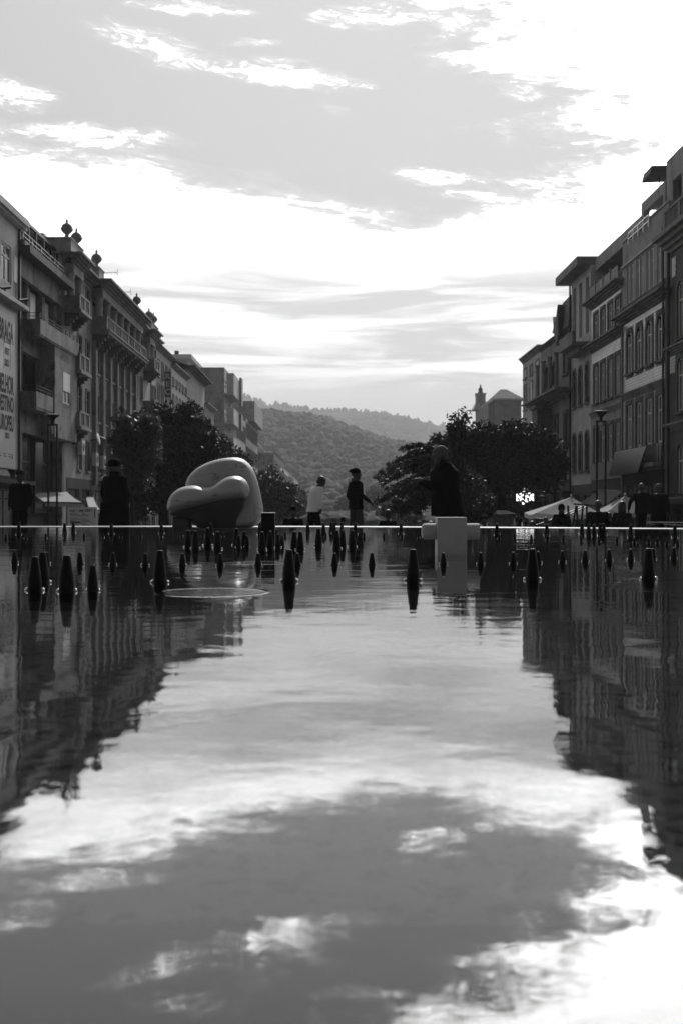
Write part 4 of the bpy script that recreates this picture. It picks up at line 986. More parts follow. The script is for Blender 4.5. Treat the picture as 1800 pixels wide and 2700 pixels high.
for i in range(230):
    px = 640+300*rng.random() if rng.random() < .85 else 960+70*rng.random()
    if rng.random() < .25: px = 640+540*rng.random()
    y = 2590+20*rng.random(); x = (px-900)/F*y; h = 10+11*rng.random()*(1 if px < 930 else .7)
    for q in range(3):
        P.append((x+rng.normal()*2.2, y, farz(x, y)+h*(.35+.35*q))); R.append(2.0+2.2*rng.random()); H.append(4+6*rng.random())
tag(clumps('ridge_trees', P, R, H), 'ragged line of tall thin trees along the far skyline', 'trees', kind='stuff')
# ================================================================ TREES
def leaves(C_, n, size, spread, squash=.8, rs=None):
    """n leaf quads round each centre"""
    C_ = np.repeat(np.asarray(C_, float), n, axis=0); N = len(C_)
    d = rng.normal(size=(N, 3)); d /= np.linalg.norm(d, axis=1)[:, None]; r = rng.random(N)**.5
    sp_ = spread if rs is None else np.repeat(rs, n)[:, None]
    ctr = C_ + d*r[:, None]*np.array([1, 1, squash])*sp_
    a = rng.normal(size=(N, 3)); a /= np.linalg.norm(a, axis=1)[:, None]; b_ = np.cross(a, rng.normal(size=(N, 3))); b_ /= np.linalg.norm(b_, axis=1)[:, None]
    s_ = size*(.6+.8*rng.random(N))[:, None]
    v = np.stack([ctr-a*s_, ctr-b_*s_*.45, ctr+a*s_, ctr+b_*s_*.45], axis=1).reshape(-1, 3)
    return v, np.arange(N*4).reshape(-1, 4)
def tree(name, label, base, blobs, nclump, nleaf, lsize, crown='leaf', trunk_r=.25, group='trees on the plaza', spread=.5, forks=7, cat='tree'):
    """blobs: (centre Vector, (rx, ry, rz)) ellipsoids the crown fills; limbs run from the trunk into them"""
    root = thing(name, label, cat, base, group)
    base = Vector(base); t = MB()
    cz = min(c.z - r[2]*.35 for c, r in blobs); cx = sum(c.x for c, r in blobs)/len(blobs); cy = sum(c.y for c, r in blobs)/len(blobs)
    fork = V(base.x*.6+cx*.4, base.y*.6+cy*.4, min(max(base.z+1.6, cz-.3), base.z+3.2))
    t.tube([base-V(0,0,.3), base.lerp(fork, .3)+V(.06,0,0), base.lerp(fork, .7)-V(.05,0,0), fork], [trunk_r*1.3, trunk_r, trunk_r*.85, trunk_r*.75], 10)
    ctr = []; rs = []
    tot = sum(r[0]*r[1]*r[2] for c, r in blobs)
    for c, r in blobs:
        k = max(3, int(nclump*r[0]*r[1]*r[2]/tot))
        for i in range(k):
            d = V(rng.normal(), rng.normal(), rng.normal()).normalized(); q = rng.random()**.45*(.85+.3*rng.random())
            p = c + V(d.x*r[0]*q, d.y*r[1]*q, d.z*r[2]*q); ctr.append(p[:]); rs.append(spread*(.55+.9*rng.random()))
        for i in range(forks):
            tgt = V(*ctr[-1-int(rng.random()*(k-1))]); mid = fork.lerp(tgt, .5)+V(rng.normal()*.25, rng.normal()*.25, .3)
            t.tube([fork-V(0,0,.2), mid, tgt], [trunk_r*.5, trunk_r*.25, .02], 6)
    t.build('trunk', 'bark', root, smooth=True)
    v, f_ = leaves(ctr, nleaf, lsize, spread, rs=np.array(rs)); from_np('crown', v, f_, crown, root, 4)
    return root
def bl(px, py, Y, rx, rz, ry=None): s_ = Y/F; return (pt(px, py, Y), (rx*s_, (ry or rx)*s_, rz*s_))
def base(px, Y): return (pt(px, 0, Y).x, Y, gz(Y))
tree('broadleaf_tree', 'big dark tree in front of the sign-bearing house, left side', base(425, 62), [bl(440,1180,62,95,110), bl(500,1190,62,80,95), bl(540,1240,62,60,80), bl(420,1280,62,110,70), bl(470,1115,62,60,50), bl(390,1135,62,45,50)], 620, 75, .14, 'leaf_dark', .3, spread=.62)
tree('young_tree', 'feathery lighter tree with raised branches behind the standing coated figure', base(345, 50), [bl(330,1160,50,38,70), bl(372,1190,50,50,70), bl(345,1240,50,60,60), bl(322,1105,50,24,26), bl(395,1120,50,30,35)], 260, 42, .12, 'leaf_pale', .14, spread=.34)
tree('broadleaf_tree', 'rounded tree just left of the marble sculpture top', base(585, 85), [bl(580,1230,85,70,70), bl(620,1275,85,55,60), bl(560,1190,85,35,35)], 260, 60, .18, 'leaf_dark', .3, spread=.7)
tree('broadleaf_tree', 'low dark tree beyond the sculpture, left of the man in the white sweater', base(700, 95), [bl(700,1310,95,75,62), bl(750,1330,95,45,45), bl(650,1280,95,40,45)], 300, 60, .2, 'leaf_dark', .3, spread=.8)
tree('broadleaf_tree', 'distant tree at the foot of the left row of houses', base(770, 200), [bl(765,1330,200,40,34), bl(735,1300,200,22,22)], 120, 60, .4, 'leaf', .4, spread=1.5)
tree('broadleaf_tree', 'broad dark tree filling the foot of the right-hand houses', base(1325, 66), [bl(1290,1200,66,92,70), bl(1380,1200,66,90,72), bl(1245,1175,66,55,44), bl(1440,1235,66,50,56), bl(1330,1240,66,120,50), bl(1215,1245,66,55,72), bl(1345,1150,66,85,34)], 900, 75, .15, 'leaf_dark', .32, spread=.66, forks=5)
tree('broadleaf_tree', 'wispy tree with upright twigs left of the broad dark tree', base(1195, 52), [bl(1200,1130,52,32,36), bl(1178,1170,52,38,45), bl(1160,1230,52,55,60), bl(1200,1290,52,70,60), bl(1225,1105,52,16,16)], 330, 40, .11, 'leaf', .2, spread=.36)
# arching conifer with long drooping fronds
def frond_tree():
    Yf = 40; root = thing('drooping_tree', 'tree with long arching feathery fronds reaching left toward the avenue', 'tree', base(1150, Yf), 'trees on the plaza')
    t = MB(); b0 = V(*base(1150, Yf)); top = pt(1165, 1190, Yf)
    t.tube([b0-V(0,0,.3), b0.lerp(top, .5)+V(.1,0,0), top], [.2, .15, .05], 10); cs = []
    ends = [(1062,1178,1150),(1075,1198,1140),(1050,1212,1150),(1028,1222,1140),(1018,1246,1150),(1008,1262,1160),(992,1252,1150),(1002,1272,1170),(1016,1290,1170),(990,1320,1170),(1004,1312,1160),(1030,1300,1160),(1020,1335,1170),(1045,1340,1170),(1012,1350,1170),(1080,1230,1160),(1090,1260,1170),(1060,1280,1170),(1080,1320,1180),(1110,1300,1180),(1120,1220,1180),(1100,1345,1180),(1130,1180,1180),(1180,1200,1190),(1190,1260,1190),(1060,1350,1190),(1070,1210,1160),(1045,1255,1160),(1036,1318,1170)]
    for i, (ex, ey, sy_) in enumerate(ends):
        yj = Yf+rng.normal()*1.2; e = pt(ex, ey, yj); s0 = b0.lerp(top, min(1, max(.25, (HY+30-ey+60)/190)))
        s0 = V(s0.x, yj*.5+Yf*.5, s0.z); mid = s0.lerp(e, .5)+V(0, 0, .42); P_ = []
        for k in range(15): u = k/14; P_.append(s0*(1-u)**2 + mid*2*u*(1-u) + e*u*u)
        t.tube(P_, [.035*(1-k/16)+.006 for k in range(15)], 5)
        for k in range(3, 15):
            for q in range(2): cs.append((P_[k]+V(rng.normal()*.06, rng.normal()*.08, -.05-.05*rng.random()))[:])
    t.build('trunk', 'bark', root, smooth=True)
    v, f_ = leaves(cs, 26, .06, .15, .8); from_np('crown', v, f_, 'leaf', root, 4)
frond_tree()
for i, (px, Y, py, r) in enumerate(((905,300,1335,26),(950,260,1330,22),(1010,240,1325,30),(860,420,1345,30),(985,330,1300,22),(930,420,1285,20),(1030,150,1350,34),(1075,130,1352,36))):
    tree('broadleaf_tree', 'small hazy tree at the end of the avenue, %s from the left' % words[[1,3,5,0,4,2,6,7][i]], (pt(px,0,Y).x, Y, gz(170)), [bl(px,py,Y,r,r*.8), bl(px+r*.5,py+r*.5,Y,r*.7,r*.6)], 40, 50, .0035*Y*.6, 'leaf_pale' if i in (4,5,1) else 'leaf', .25, group='small trees closing the avenue', spread=Y*.0035, forks=2)

P, R, H = [], [], []
for i in range(900):
    y = 165+190*rng.random(); px = 640+560*rng.random(); x = (px-900)/F*y; r = 1.2+1.8*rng.random(); P.append((x, y, gz(170)+r*.3)); R.append(r); H.append(r*.8)
tag(clumps('shrubbery', P, R, H, 'hillwood'), 'dark low shrubbery closing the far end of the plaza', 'shrubs', kind='stuff')

for i, (lb, px, Y, B) in enumerate((('dark bush right of the grey-haired reader', 1235, 57, [bl(1225,1335,57,42,42), bl(1262,1345,57,34,34)]),
    ('dark bush behind the lit cross sign', 1345, 80, [bl(1330,1330,80,44,40), bl(1385,1325,80,40,46), bl(1300,1345,80,30,26)]),
    ('dark bush behind the coated figure at the left', 350, 58, [bl(345,1335,58,34,38), bl(320,1350,58,30,28)]))):
    tree('bush', lb, (pt(px,0,Y).x, Y, gz(Y)), B, 130, 60, .12, 'leaf_dark', .07, group='bushes under the trees', spread=.5, forks=3, cat='bush')
# ================================================================ street furniture
def uplight(px, Y, ptop, label):
    s_ = Y/F; r = thing('street_lamp', label, 'street lamp', (pt(px,0,Y).x, Y, gz(Y)), 'twin-post street lamps')
    x = r.location.x; zt = pt(0, ptop, Y).z; zp = pt(0, ptop+26, Y).z; z0 = gz(Y)
    for sx in (-11.5, 11.5):
        m = MB(); m.box(x+sx*s_-.045, x+sx*s_+.045, Y-.045, Y+.045, z0, zp); m.build('post', 'iron', r)
    m = MB(); m.box(x-11.5*s_+.046, x+11.5*s_-.046, Y-.04, Y+.04, zp-.1, zp-.002)
    for zz in (z0+.4, z0+2.4): m.box(x-11.5*s_+.046, x+11.5*s_-.046, Y-.03, Y+.03, zz, zz+.06)
    m.build('crossbar', 'iron', r)
    m = MB(); h = zt-zp; m.lathe([(.07, 0), (.08, h*.35), (.15, h*.55), (.33, h*.82), (.37, h*.86)], 24, (x, Y, zp)); m.build('funnel', 'iron', r, smooth=False)
    m = MB(); m.lathe([(.36, h*.87), (.41, h*.9), (.41, h*.96), (.30, h)], 28, (x, Y, zp)); m.build('lamp_shade', 'lampglass', r)
    m = MB(); m.lathe([(.05, -.5), (.06, -.1)], 10, (x, Y, zp)); m.build('lamp', 'metal_light', r)
uplight(139.5, 54, 1092, 'tall twin-post lamp with saucer top in front of the stained concrete house')
uplight(1583.5, 54, 1083, 'tall twin-post lamp with saucer top in front of the right-hand tiled houses')
def globes(px, py, Y, half, label, rg, arm=True):
    s_ = Y/F; r = thing('globe_lamp', label, 'street lamp', (pt(px,0,Y).x, Y, gz(Y)), 'double globe lamps'); x = r.location.x; z = pt(0, py+12, Y).z
    m = MB(); m.tube([(x, Y, gz(Y)), (x, Y, z+.32)], [.06, .035], 10); m.build('post', 'iron', r)
    m = MB(); m.tube([(x-half*s_, Y, z-.02), (x, Y, z+.02), (x+half*s_, Y, z-.02)], .025, 8); m.build('arm', 'iron', r)
    for k in (-1, 1):
        g_ = MB(); g_.ell((x+k*half*s_, Y, z), (rg, rg, rg*.8)); lo = g_.build('globe', 'iron', r, smooth=True)
        g_ = MB(); g_.lathe([(rg*1.04, 0), (rg*.98, rg*.3), (rg*.72, rg*.66), (rg*.3, rg*.86)], 20, (x+k*half*s_, Y, z)); g_.build('cap', 'lampglass', lo, smooth=True)
globes(1413, 1253, 70, 25, 'double globe lamp in front of the parasols at the right', .31)
globes(1349, 1276, 95, 21, 'double globe lamp left of the lit cross sign', .32)
globes(1229, 1318, 120, 17, 'small double globe lamp under the broad dark tree', .32)
globes(307, 1256, 60, 31, 'double globe lamp behind the standing coated figure at the left', .3)
globes(1122, 1366, 150, 12, 'tiny distant double globe lamp left of the crossed stone block', .3)
# board
Yb = 30; sb = thing('notice_board', 'white poster board headed out - dez 2021', 'notice board', (pt(218,0,Yb).x, Yb, gz(Yb)))
xa, xb = pt(180.5,0,Yb).x, pt(256,0,Yb).x; zt = pt(0,1337,Yb).z; w_ = xb-xa
m = MB(); m.box(xa, xb, Yb, Yb+.04, zt-1.0, zt); m.build('panel', 'panel_white', sb)
for xx in (xa+.02, xb-.07):
    m = MB(); m.box(xx, xx+.05, Yb+.041, Yb+.09, gz(Yb), zt-.03); m.build('leg', 'metal_dark', sb)
def ytext(par, s, x, z, h, wid, Y, mt='print', rot=0, al='LEFT'):
    cu = bpy.data.curves.new('lettering', 'FONT'); cu.body = s; cu.align_x = al; cu.extrude = .001; cu.offset = .02
    o = bpy.data.objects.new('lettering', cu); C.objects.link(o); cu.materials.append(M[mt]); bpy.context.view_layer.update()
    dw, dh = o.dimensions.x, o.dimensions.y; off = WL[par.name]; o.parent = par
    R = Matrix.Rotation(math.radians(90), 4, 'X'); 
    if rot: R = R @ Matrix.Rotation(math.radians(rot), 4, 'Z')
    L = R @ Matrix.Diagonal((wid/dw, h/dh, 1, 1)); L.translation = V(x-off.x, Y-.006-off.y, z-off.z); o = tomesh(o); o.parent = par; o.matrix_basis = L
ytext(sb, 'out \u2013 dez 2021', xa+.05, zt-.135, .085, w_*.75, Yb)
m = MB(); s_ = Yb/F
for i in range(11):
    z = zt-.19-.035*i
    for x0, ww in ((xa+.05, .20+.07*((i*7) % 3)), (xa+.40, .10+.06*((i*5) % 4))):
        if i in (3,) : continue
        m.box(x0, x0+ww, Yb-.003, Yb-.0005, z, z+.012)
m.box(xa+.05, xa+.37, Yb-.004, Yb-.0005, zt-.46, zt-.42)
m.build('small_print', 'print', sb)
m = MB(); m.box(xb-.075, xb-.05, Yb-.003, Yb-.0005, zt-.30, zt-.05)
m.build('side_mark', 'print', sb)
# pharmacy cross: lit panel with dark pixels between lit ones
Yp = 72; ph = thing('lit_cross_sign', 'lit white cross-shaped sign panel with a broken dark pattern, under the right tree', 'sign', (pt(1383,0,Yp).x, Yp, gz(Yp)))
s_ = Yp/F; x0 = pt(1383,0,Yp).x; zc = pt(0,1310,Yp).z
m = MB(); a = 8*s_; L_ = 23*s_
for bx in ((-a, a, -L_, L_), (-L_, -a-.002, -a*1.5, a*1.5), (a+.002, L_, -a*1.5, a*1.5)): m.box(x0+bx[0], x0+bx[1], Yp, Yp+.15, zc+bx[2], zc+bx[3])
m.build('case', 'iron', ph); m = MB(); rr = random.Random(4); N = 15; cs = 2*L_/N
for i in range(N):
    for j in range(N):
        u = (i+.5)/N*2-1; v = (j+.5)/N*2-1
        if not (abs(u) < .35 or abs(v) < .48): continue
        k = math.sin(u*9+v*5)*math.cos(v*8-u*3) + rr.uniform(-.55, .55) + .55*abs(u) - (.9 if abs(u+.12) < .14 and v < .6 else 0)
        if k > .05: m.box(x0+u*L_-cs*.5, x0+u*L_+cs*.5, Yp-.012, Yp-.002, zc+v*L_-cs*.5, zc+v*L_+cs*.5)
m.build('lit_panel', 'lit', ph)
m = MB(); m.box(x0-.04, x0+.04, Yp+.03, Yp+.1, gz(Yp), zc-L_-.002); m.build('post', 'iron', ph)
# parasols and awnings
def parasol(px, ptip, pl, pr_, pb, Y, label, mt='parasol'):
    s_ = Y/F; x = pt(px,0,Y).x; r = thing('parasol', label, 'parasol', (x, Y, gz(Y)), 'square cafe parasols at the right')
    zt = pt(0,ptip,Y).z; zb = pt(0,pb,Y).z; xl, xr = pt(pl,0,Y).x, pt(pr_,0,Y).x; d = (xr-xl)/2; xm = (xl+xr)/2
    m = MB(); N = 6; th = .02
    cs = [(xl, Y-d), (xr, Y-d), (xr, Y+d), (xl, Y+d)]; vs = []; fs = []
    for k in range(N+1):
        u = k/N; z = zt+(zb-zt)*(u**.92) 
        for c in range(4):
            a, b_ = cs[c], cs[(c+1) % 4]
            for q in range(4):
                w = q/4; bx, by = a[0]*(1-w)+b_[0]*w, a[1]*(1-w)+b_[1]*w; sag = .10*math.sin(w*math.pi)*u
                vs.append((x+(bx-x)*u, Y+(by-Y)*u, z-sag))
    vs += [(v_[0], v_[1], v_[2]-.22) for v_ in vs[-16:]]
    for k in range(N+1):
        for q in range(16): q2 = (q+1) % 16; fs.append((k*16+q, k*16+q2, (k+1)*16+q2, (k+1)*16+q))
    m.add(vs, fs); m.build('canopy', mt, r, fix=True)
    m = MB(); m.tube([(x, Y, gz(Y)), (x, Y, zt+.02)], .035, 8); m.build('pole', 'metal_light', r)
    m = MB(); m.ell((x, Y, zt+.04), (.06, .06, .07)); m.build('finial', 'metal_light', r)
    for cx, cy in cs:
        m = MB(); m.tube([(x, Y, zt-.08), (cx, cy, zb-.03)], .014, 5); m.build('rib', 'metal_dark', r)
parasol(1505, 1310, 1396, 1560, 1352, 50, 'large pale cafe parasol with its tip behind the double globe lamp, leftmost of the parasols')
parasol(1481, 1316, 1425, 1540, 1346, 62, 'pale cafe parasol half hidden behind the leftmost one')
parasol(1647, 1307, 1588, 1712, 1346, 48, 'pale cafe parasol behind the walking couple')
parasol(1627, 1315, 1580, 1675, 1345, 58, 'pale cafe parasol just left of and behind the couple\'s parasol')
def awning(name, label, q0, q1, q2, q3, mt='awning', grp=None, arms=True):
    """q0,q1 back top left/right; q2,q3 front bottom right/left"""
    r = thing(name, label, 'awning', q0, grp); m = MB(); N = 8; vs = []
    for i in range(N+1):
        u = i/N; a = q0.lerp(q1, u); b_ = q3.lerp(q2, u)
        for j in range(5): w = j/4; p = a.lerp(b_, w); vs.append((p.x, p.y, p.z-.08*math.sin(w*math.pi)))
        vs.append((b_.x, b_.y, b_.z-.22))
    fs = [(i*6+j, (i+1)*6+j, (i+1)*6+j+1, i*6+j+1) for i in range(N) for j in range(5)]
    m.add(vs, fs).build('fabric', mt, r, fix=False)
    m = MB(); m.tube([q3, q2], .04, 6); m.tube([q0, q1], .05, 6); m.build('frame', 'metal_dark', r)
    for a, b_ in ((q0, q3), (q1, q2)): m = MB(); m.tube([a-V(0,0,.1), b_-V(0,0,.05)], .025, 6); m.build('arm', 'metal_dark', r)
awning('shop_awning', 'pale sloping shop awning behind the left lamp posts', pt(86,1296,63), pt(176,1296,66), pt(221,1326,57), pt(120,1324,55))
awning('shop_awning', 'small pale shop awning just above the poster board', pt(228,1312,70), pt(247,1312,72), pt(264,1344,66), pt(236,1344,64))
awning('shop_awning', 'bright narrow awning low between the left trees and the sculpture', pt(386,1318,78), pt(396,1318,80), pt(412,1352,74), pt(388,1352,72), 'parasol')
awning('shop_awning', 'broad pale awning on the tiled house, behind the right lamp posts', pt(1575,1294,64), pt(1640,1294,60), pt(1592,1332,58), pt(1508,1332,62))
# stair railing
rl = thing('stair_railing', 'metal railing climbing to the right in front of the parasols', 'railing', (pt(1480,0,34).x, 34, gz(34)))
m = MB()
for dz in (0, -7):
    m.tube([pt(1412,1386+dz*.2,34), pt(1505,1349-dz*.8,35), pt(1545,1331-dz*.8,35.5)], .022, 6)
m.tube([pt(1512,1329,35), pt(1548,1331,35.5)], .03, 6); m.build('handrail', 'metal_dark', rl)
for i, (pa, pb_) in enumerate(((1500,1496),(1508,1518),(1522,1519),(1530,1536),(1545,1546))):
    m = MB(); m.tube([pt(pa,1390,35), pt(pb_,1333,35)], .035, 6); m.build('post', 'metal_dark', rl)
for k in range(9):
    m = MB(); q = 1425+k*9; m.tube([pt(q,1392,34.4), pt(q+3,1386-(q-1412)*.40,34.4)], .018, 5); m.build('baluster', 'metal_dark', rl)
# pale slatted bench at the right edge
bn2 = thing('bench', 'low pale bench at the right edge behind the basin rim', 'bench', (pt(1760,0,22).x, 22, gz(22)))
for i, (pa, pb_, ya, yb_) in enumerate(((1706,1830,1376,1377),(1752,1830,1381,1385))):
    m = MB(); a, c = pt(pa,ya,22-i*.3), pt(pb_,yb_,22-i*.3); m.hexa([(a.x,a.y,a.z-.02),(c.x,c.y,c.z-.02),(c.x,c.y+.12,c.z-.02),(a.x,a.y+.12,a.z-.02),(a.x,a.y,a.z),(c.x,c.y,c.z),(c.x,c.y+.12,c.z),(a.x,a.y+.12,a.z)]); m.build('slat', 'block_white', bn2)
for px in (1712, 1825):
    m = MB(); x = pt(px,0,22).x; m.box(x-.04, x+.04, 21.75, 22.1, gz(22), pt(0,1378.5,22).z-.025); m.build('leg', 'iron', bn2)
# small kiosk box among trees (pale roof)
kk = thing('kiosk', 'small kiosk with a thin pale roof between the seated people at the right', 'kiosk', (pt(1322,0,60).x, 60, gz(60)))
m = MB(); m.box(pt(1299,0,60).x, pt(1352,0,60).x, 60, 62, gz(60), pt(0,1358,60).z); m.build('wall', 'plaster_dark', kk)
m = MB(); a, c, e = pt(1293,1357,60), pt(1330,1346,60), pt(1358,1353,60)
m.hexa([(a.x,59.5,a.z),(e.x,59.5,a.z+.05),(e.x,62.5,a.z+.05),(a.x,62.5,a.z),(a.x+.05,59.5,a.z+.05),(c.x,59.5,c.z),(c.x,62.5,c.z),(a.x+.05,62.5,a.z+.05)]); m.build('roof', 'metal_light', kk)
# ================================================================ PEOPLE
def soft2(mb, name, m, par, vox, it=3, f=.5):
    o = mb.build(name, m, par); a = o.modifiers.new('remesh', 'REMESH'); a.mode = 'VOXEL'; a.voxel_size = vox; a.use_smooth_shade = True
    if it: b = o.modifiers.new('smooth', 'SMOOTH'); b.factor = f; b.iterations = it
    return o
def hand(mb, w, d, up, s=1.0, side=1, curl=.5):
    """palm and five fingers from wrist w along d; up = back of the hand"""
    d = d.normalized(); sd = d.cross(up).normalized()*side; up = sd.cross(d).normalized()*side
    pc = w + d*.05*s
    mb.caps(w, .026*s, pc+d*.02*s, .03*s); mb.caps(pc-sd*.015*s, .018*s, pc+sd*.02*s+d*.03*s, .017*s)
    for i, (o, L) in enumerate(((-.03, .062), (-.01, .075), (.01, .07), (.028, .055))):
        a = w+d*.085*s+sd*o*s; b_ = a + (d*(1-curl*.4)-up*curl*.55).normalized()*L*.5*s; c = b_ + (d*(1-curl)-up*curl).normalized()*L*.55*s
        mb.caps(a-d*.02*s, .0095*s, b_, .0088*s, 8); mb.caps(b_, .0088*s, c, .0075*s, 8)
    a = w+d*.03*s-sd*.03*s; b_ = a+(d*.6-sd*.7).normalized()*.035*s; c = b_+(d*.95-sd*.2-up*.2).normalized()*.03*s
    mb.caps(a, .013*s, b_, .0115*s, 8); mb.caps(b_, .011*s, c, .009*s, 8)
def person(label, px, ptop, Y, yaw, H=1.74, hair='hair_dark', headgear=None, lean=0.0, bow=0.0, top=('cloth_black', 'jacket', .0), legs='cloth_black', arms=None, seated=None, stance=.0, hem=.80, bulk_=1.0, vox=.011, hood=False, collar=None, head_yaw=0, mask=False, group=None, flare=0.0, stand_z=None, hs=1.1):
    """yaw: direction faced, degrees from +y (away from the camera) turning left; ptop: picture height of the head top"""
    zt = pt(0, ptop, Y).z
    zb = zt-H if seated is None else zt-seated
    r = thing('person', label, 'person', (pt(px,0,Y).x, Y, zb), group); WL[r.name] = V(0,0,0); r.rotation_euler = (0, 0, math.radians(yaw))
    k = H/1.75; low = 0.0
    if seated is not None: low = (.88*k + .0) - seated    # pelvis height so that the top of the head is at `seated`
    hipz = .93*k if seated is None else seated-.86*k
    L = lambda x, y, z: V(x*k, y*k, hipz+z*k)               # coordinates relative to the hip
    ly = lambda z: lean*z                                   # forward shift with height
    sh = .50; nk = .585; hd = .70
    def P(x, y, z): return L(x, y+ly(z), z)
    body = MB(); W_ = bulk_
    body.loft([(P(0,0,z).x, P(0,yy,z).y, P(0,0,z).z, rx*k, ry*k) for z, yy, rx, ry in ((-.08,0,.13,.10),(0,0,.165,.115),(.12,0,.15,.11),(.28,.0,.16,.115),(.42,.0,.18,.115),(.50,-.005,.165,.09),(.545,-.005,.09,.07))], 16)
    nb = P(0,-.005,.52); hy = bow; hc = P(0, .02+bow*.10, hd-bow*.05); q = Matrix.Rotation(math.radians(head_yaw), 3, 'Z') @ Matrix.Rotation(-bow*.9, 3, 'X')
    body.caps(nb, .058*k, hc-V(0,0,.06*k), .055*k)
    _e = body.ell
    def ellh(c, r_, rot=None, nu=14, nv=9): return _e(c, tuple(v*hs for v in r_) if (Vector(c)-hc).length < .2 else r_, rot, nu, nv)
    body.ell = ellh
    def hp(x, y, z): return hc + q @ V(x*k*hs, y*k*hs, z*k*hs)
    body.ell(hp(0,-.012,.025), (.077*k,.096*k,.093*k), q); body.ell(hp(0,.028,-.045), (.056*k,.066*k,.068*k), q)
    body.caps(hp(0,.085,.012), .011*k, hp(0,.108,-.022), .016*k); body.ell(hp(0,.074,-.088), (.026*k,.024*k,.02*k)); body.ell(hp(0,.088,-.055), (.026*k,.012*k,.009*k))
    body.ell(hp(0,.078,.03), (.055*k,.016*k,.012*k))
    for s in (-1, 1): body.ell(hp(.077*s,-.005,-.01), (.012*k,.02*k,.032*k), q); body.ell(hp(.03*s,.083,.006), (.014*k,.009*k,.007*k))
    J = {}
    if arms is None: arms = {-1: ((-.25,-.02,.24),(-.25,.05,.0)), 1: ((.25,-.02,.24),(.25,.05,.0))}
    for s in (-1, 1):
        e, w = arms[s]; S_ = P(.17*s*W_**.5, 0, .465); E_ = P(*e); W2 = P(*w); J[s] = (S_, E_, W2)
        body.caps(S_, .05*k, E_, .038*k); body.caps(E_, .038*k, W2, .026*k)
        d = (W2-E_); up = V(s*.9,0,.3) if abs(d.normalized().z) > .6 else V(0,0,1)
        hand(body, W2, d, up, k, side=s)
    Lg = {}
    for s in (-1, 1):
        hp_ = L(.09*s, 0, -.02)
        if seated is None:
            st = stance*s; kn = L(.095*s, .03+st*.5, -.45); an = V(.10*s*k, st*k, .09*k)
        else:
            kz = hipz + .05*k; kn = V((.12+.05)*s*k, .44*k, max(kz, .38*k)); an = V(.13*s*k, .46*k, .08*k)
        Lg[s] = (hp_, kn, an); body.caps(hp_, .085*k, kn, .056*k); body.caps(kn, .056*k, an, .038*k); body.caps(an, .036*k, an+V(0,.13*k,-.05*k), .028*k)
    soft2(body, 'body', 'skin', r, vox, 2)
    # trousers, shoes
    t = MB(); 
    for s in (-1, 1): a, b_, c = Lg[s]; t.caps(a, .108*k, b_, .078*k); t.caps(b_, .078*k, c+V(0,0,.02), .062*k)
    p0 = L(0,0,0); t.ell(p0, (.185*k, .135*k, .13*k)); soft2(t, 'trousers', legs, r, vox*1.3, 2)
    for s in (-1, 1):
        c = Lg[s][2]; sh_ = MB(); sh_.caps(V(c.x,c.y-.02,.045*k), .046*k, V(c.x+.015*s,c.y+.17*k,.035*k), .036*k); sh_.box(c.x-.045,c.x+.045,c.y-.07,c.y+.2*k,0,.025); soft2(sh_, 'shoe', 'cloth_black', r, .012, 1)
    # upper garment
    g_ = MB(); mt, nm, _ = top; hz = -(hem-.0)*0 + (-.10 if hem > .7 else -(.93-hem))
    rings = [(hz,.0,.185+flare,.145+flare),(0 if hz < -.02 else hz+.01,0,.182+flare*.5,.14+flare*.4),(.12,0,.172,.135),(.28,0,.182,.14),(.42,0,.20,.14),(.49,-.005,.175,.11),(.54,-.005,.10,.085)]
    g_.loft([(P(0,0,z).x, P(0,yy,z).y, P(0,0,z).z, rx*k*W_, ry*k*W_) for z, yy, rx, ry in rings], 18)
    for s in (-1, 1):
        S_, E_, W2 = J[s]; g_.caps(S_, .072*k*W_, E_, .058*k*W_**.5); g_.caps(E_, .058*k*W_**.5, W2-(W2-E_).normalized()*.02, .043*k)
    if collar or hood: g_.lathe([(.075*k,-.03*k),(.085*k,.0),(.082*k,.045*k)], 14, tuple(P(0,0,nk-.02)))
    if hood: g_.ell(hp(0,-.015,.03), (.11*k,.125*k,.135*k), q)
    soft2(g_, nm, mt, r, vox*1.2, 3)
    if collar:
        c = MB(); c.lathe([(.078*k,-.03*k),(.098*k,-.01),(.095*k,.05*k),(.07*k,.055*k)], 14, tuple(P(0,-.01,nk-.02))); soft2(c, 'collar', collar, r, .01, 1)
    if not hood:
        h_ = MB(); _g = h_.ell; h_.ell = lambda c, r_, rot=None: _g(c, tuple(v*hs for v in r_), rot)
        if headgear == 'cap':
            h_.ell(hp(0,-.01,.055), (.088*k,.106*k,.085*k), q); h_.ell(hp(0,-.115,.06), (.06*k,.05*k,.02*k), q); h_.caps(hp(-.02,-.09,.09), .03*k, hp(.02,-.13,.085), .02*k)
            soft2(h_, 'cap', 'cloth_black', r, .008, 1)
        elif headgear == 'beanie':
            h_.ell(hp(0,-.015,.06), (.092*k,.108*k,.09*k), q); h_.lathe([(.088*k,0),(.096*k,.01),(.094*k,.04)], 16, tuple(hp(0,-.02,.02))); soft2(h_, 'beanie', 'cloth_black', r, .009, 1)
        elif headgear == 'flat':
            h_.ell(hp(0,0,.085), (.11*k,.13*k,.045*k), q); soft2(h_, 'flat_cap', 'cloth_dark', r, .009, 1)
        elif hair == 'bald':
            h_.ell(hp(0,-.045,.0), (.084*k,.068*k,.07*k), q); soft2(h_, 'hair', 'hair_grey', r, .009, 1)
        else:
            h_.ell(hp(0,-.024,.042), (.088*k,.102*k,.092*k), q); h_.ell(hp(0,-.06,-.02), (.075*k,.05*k,.07*k), q)
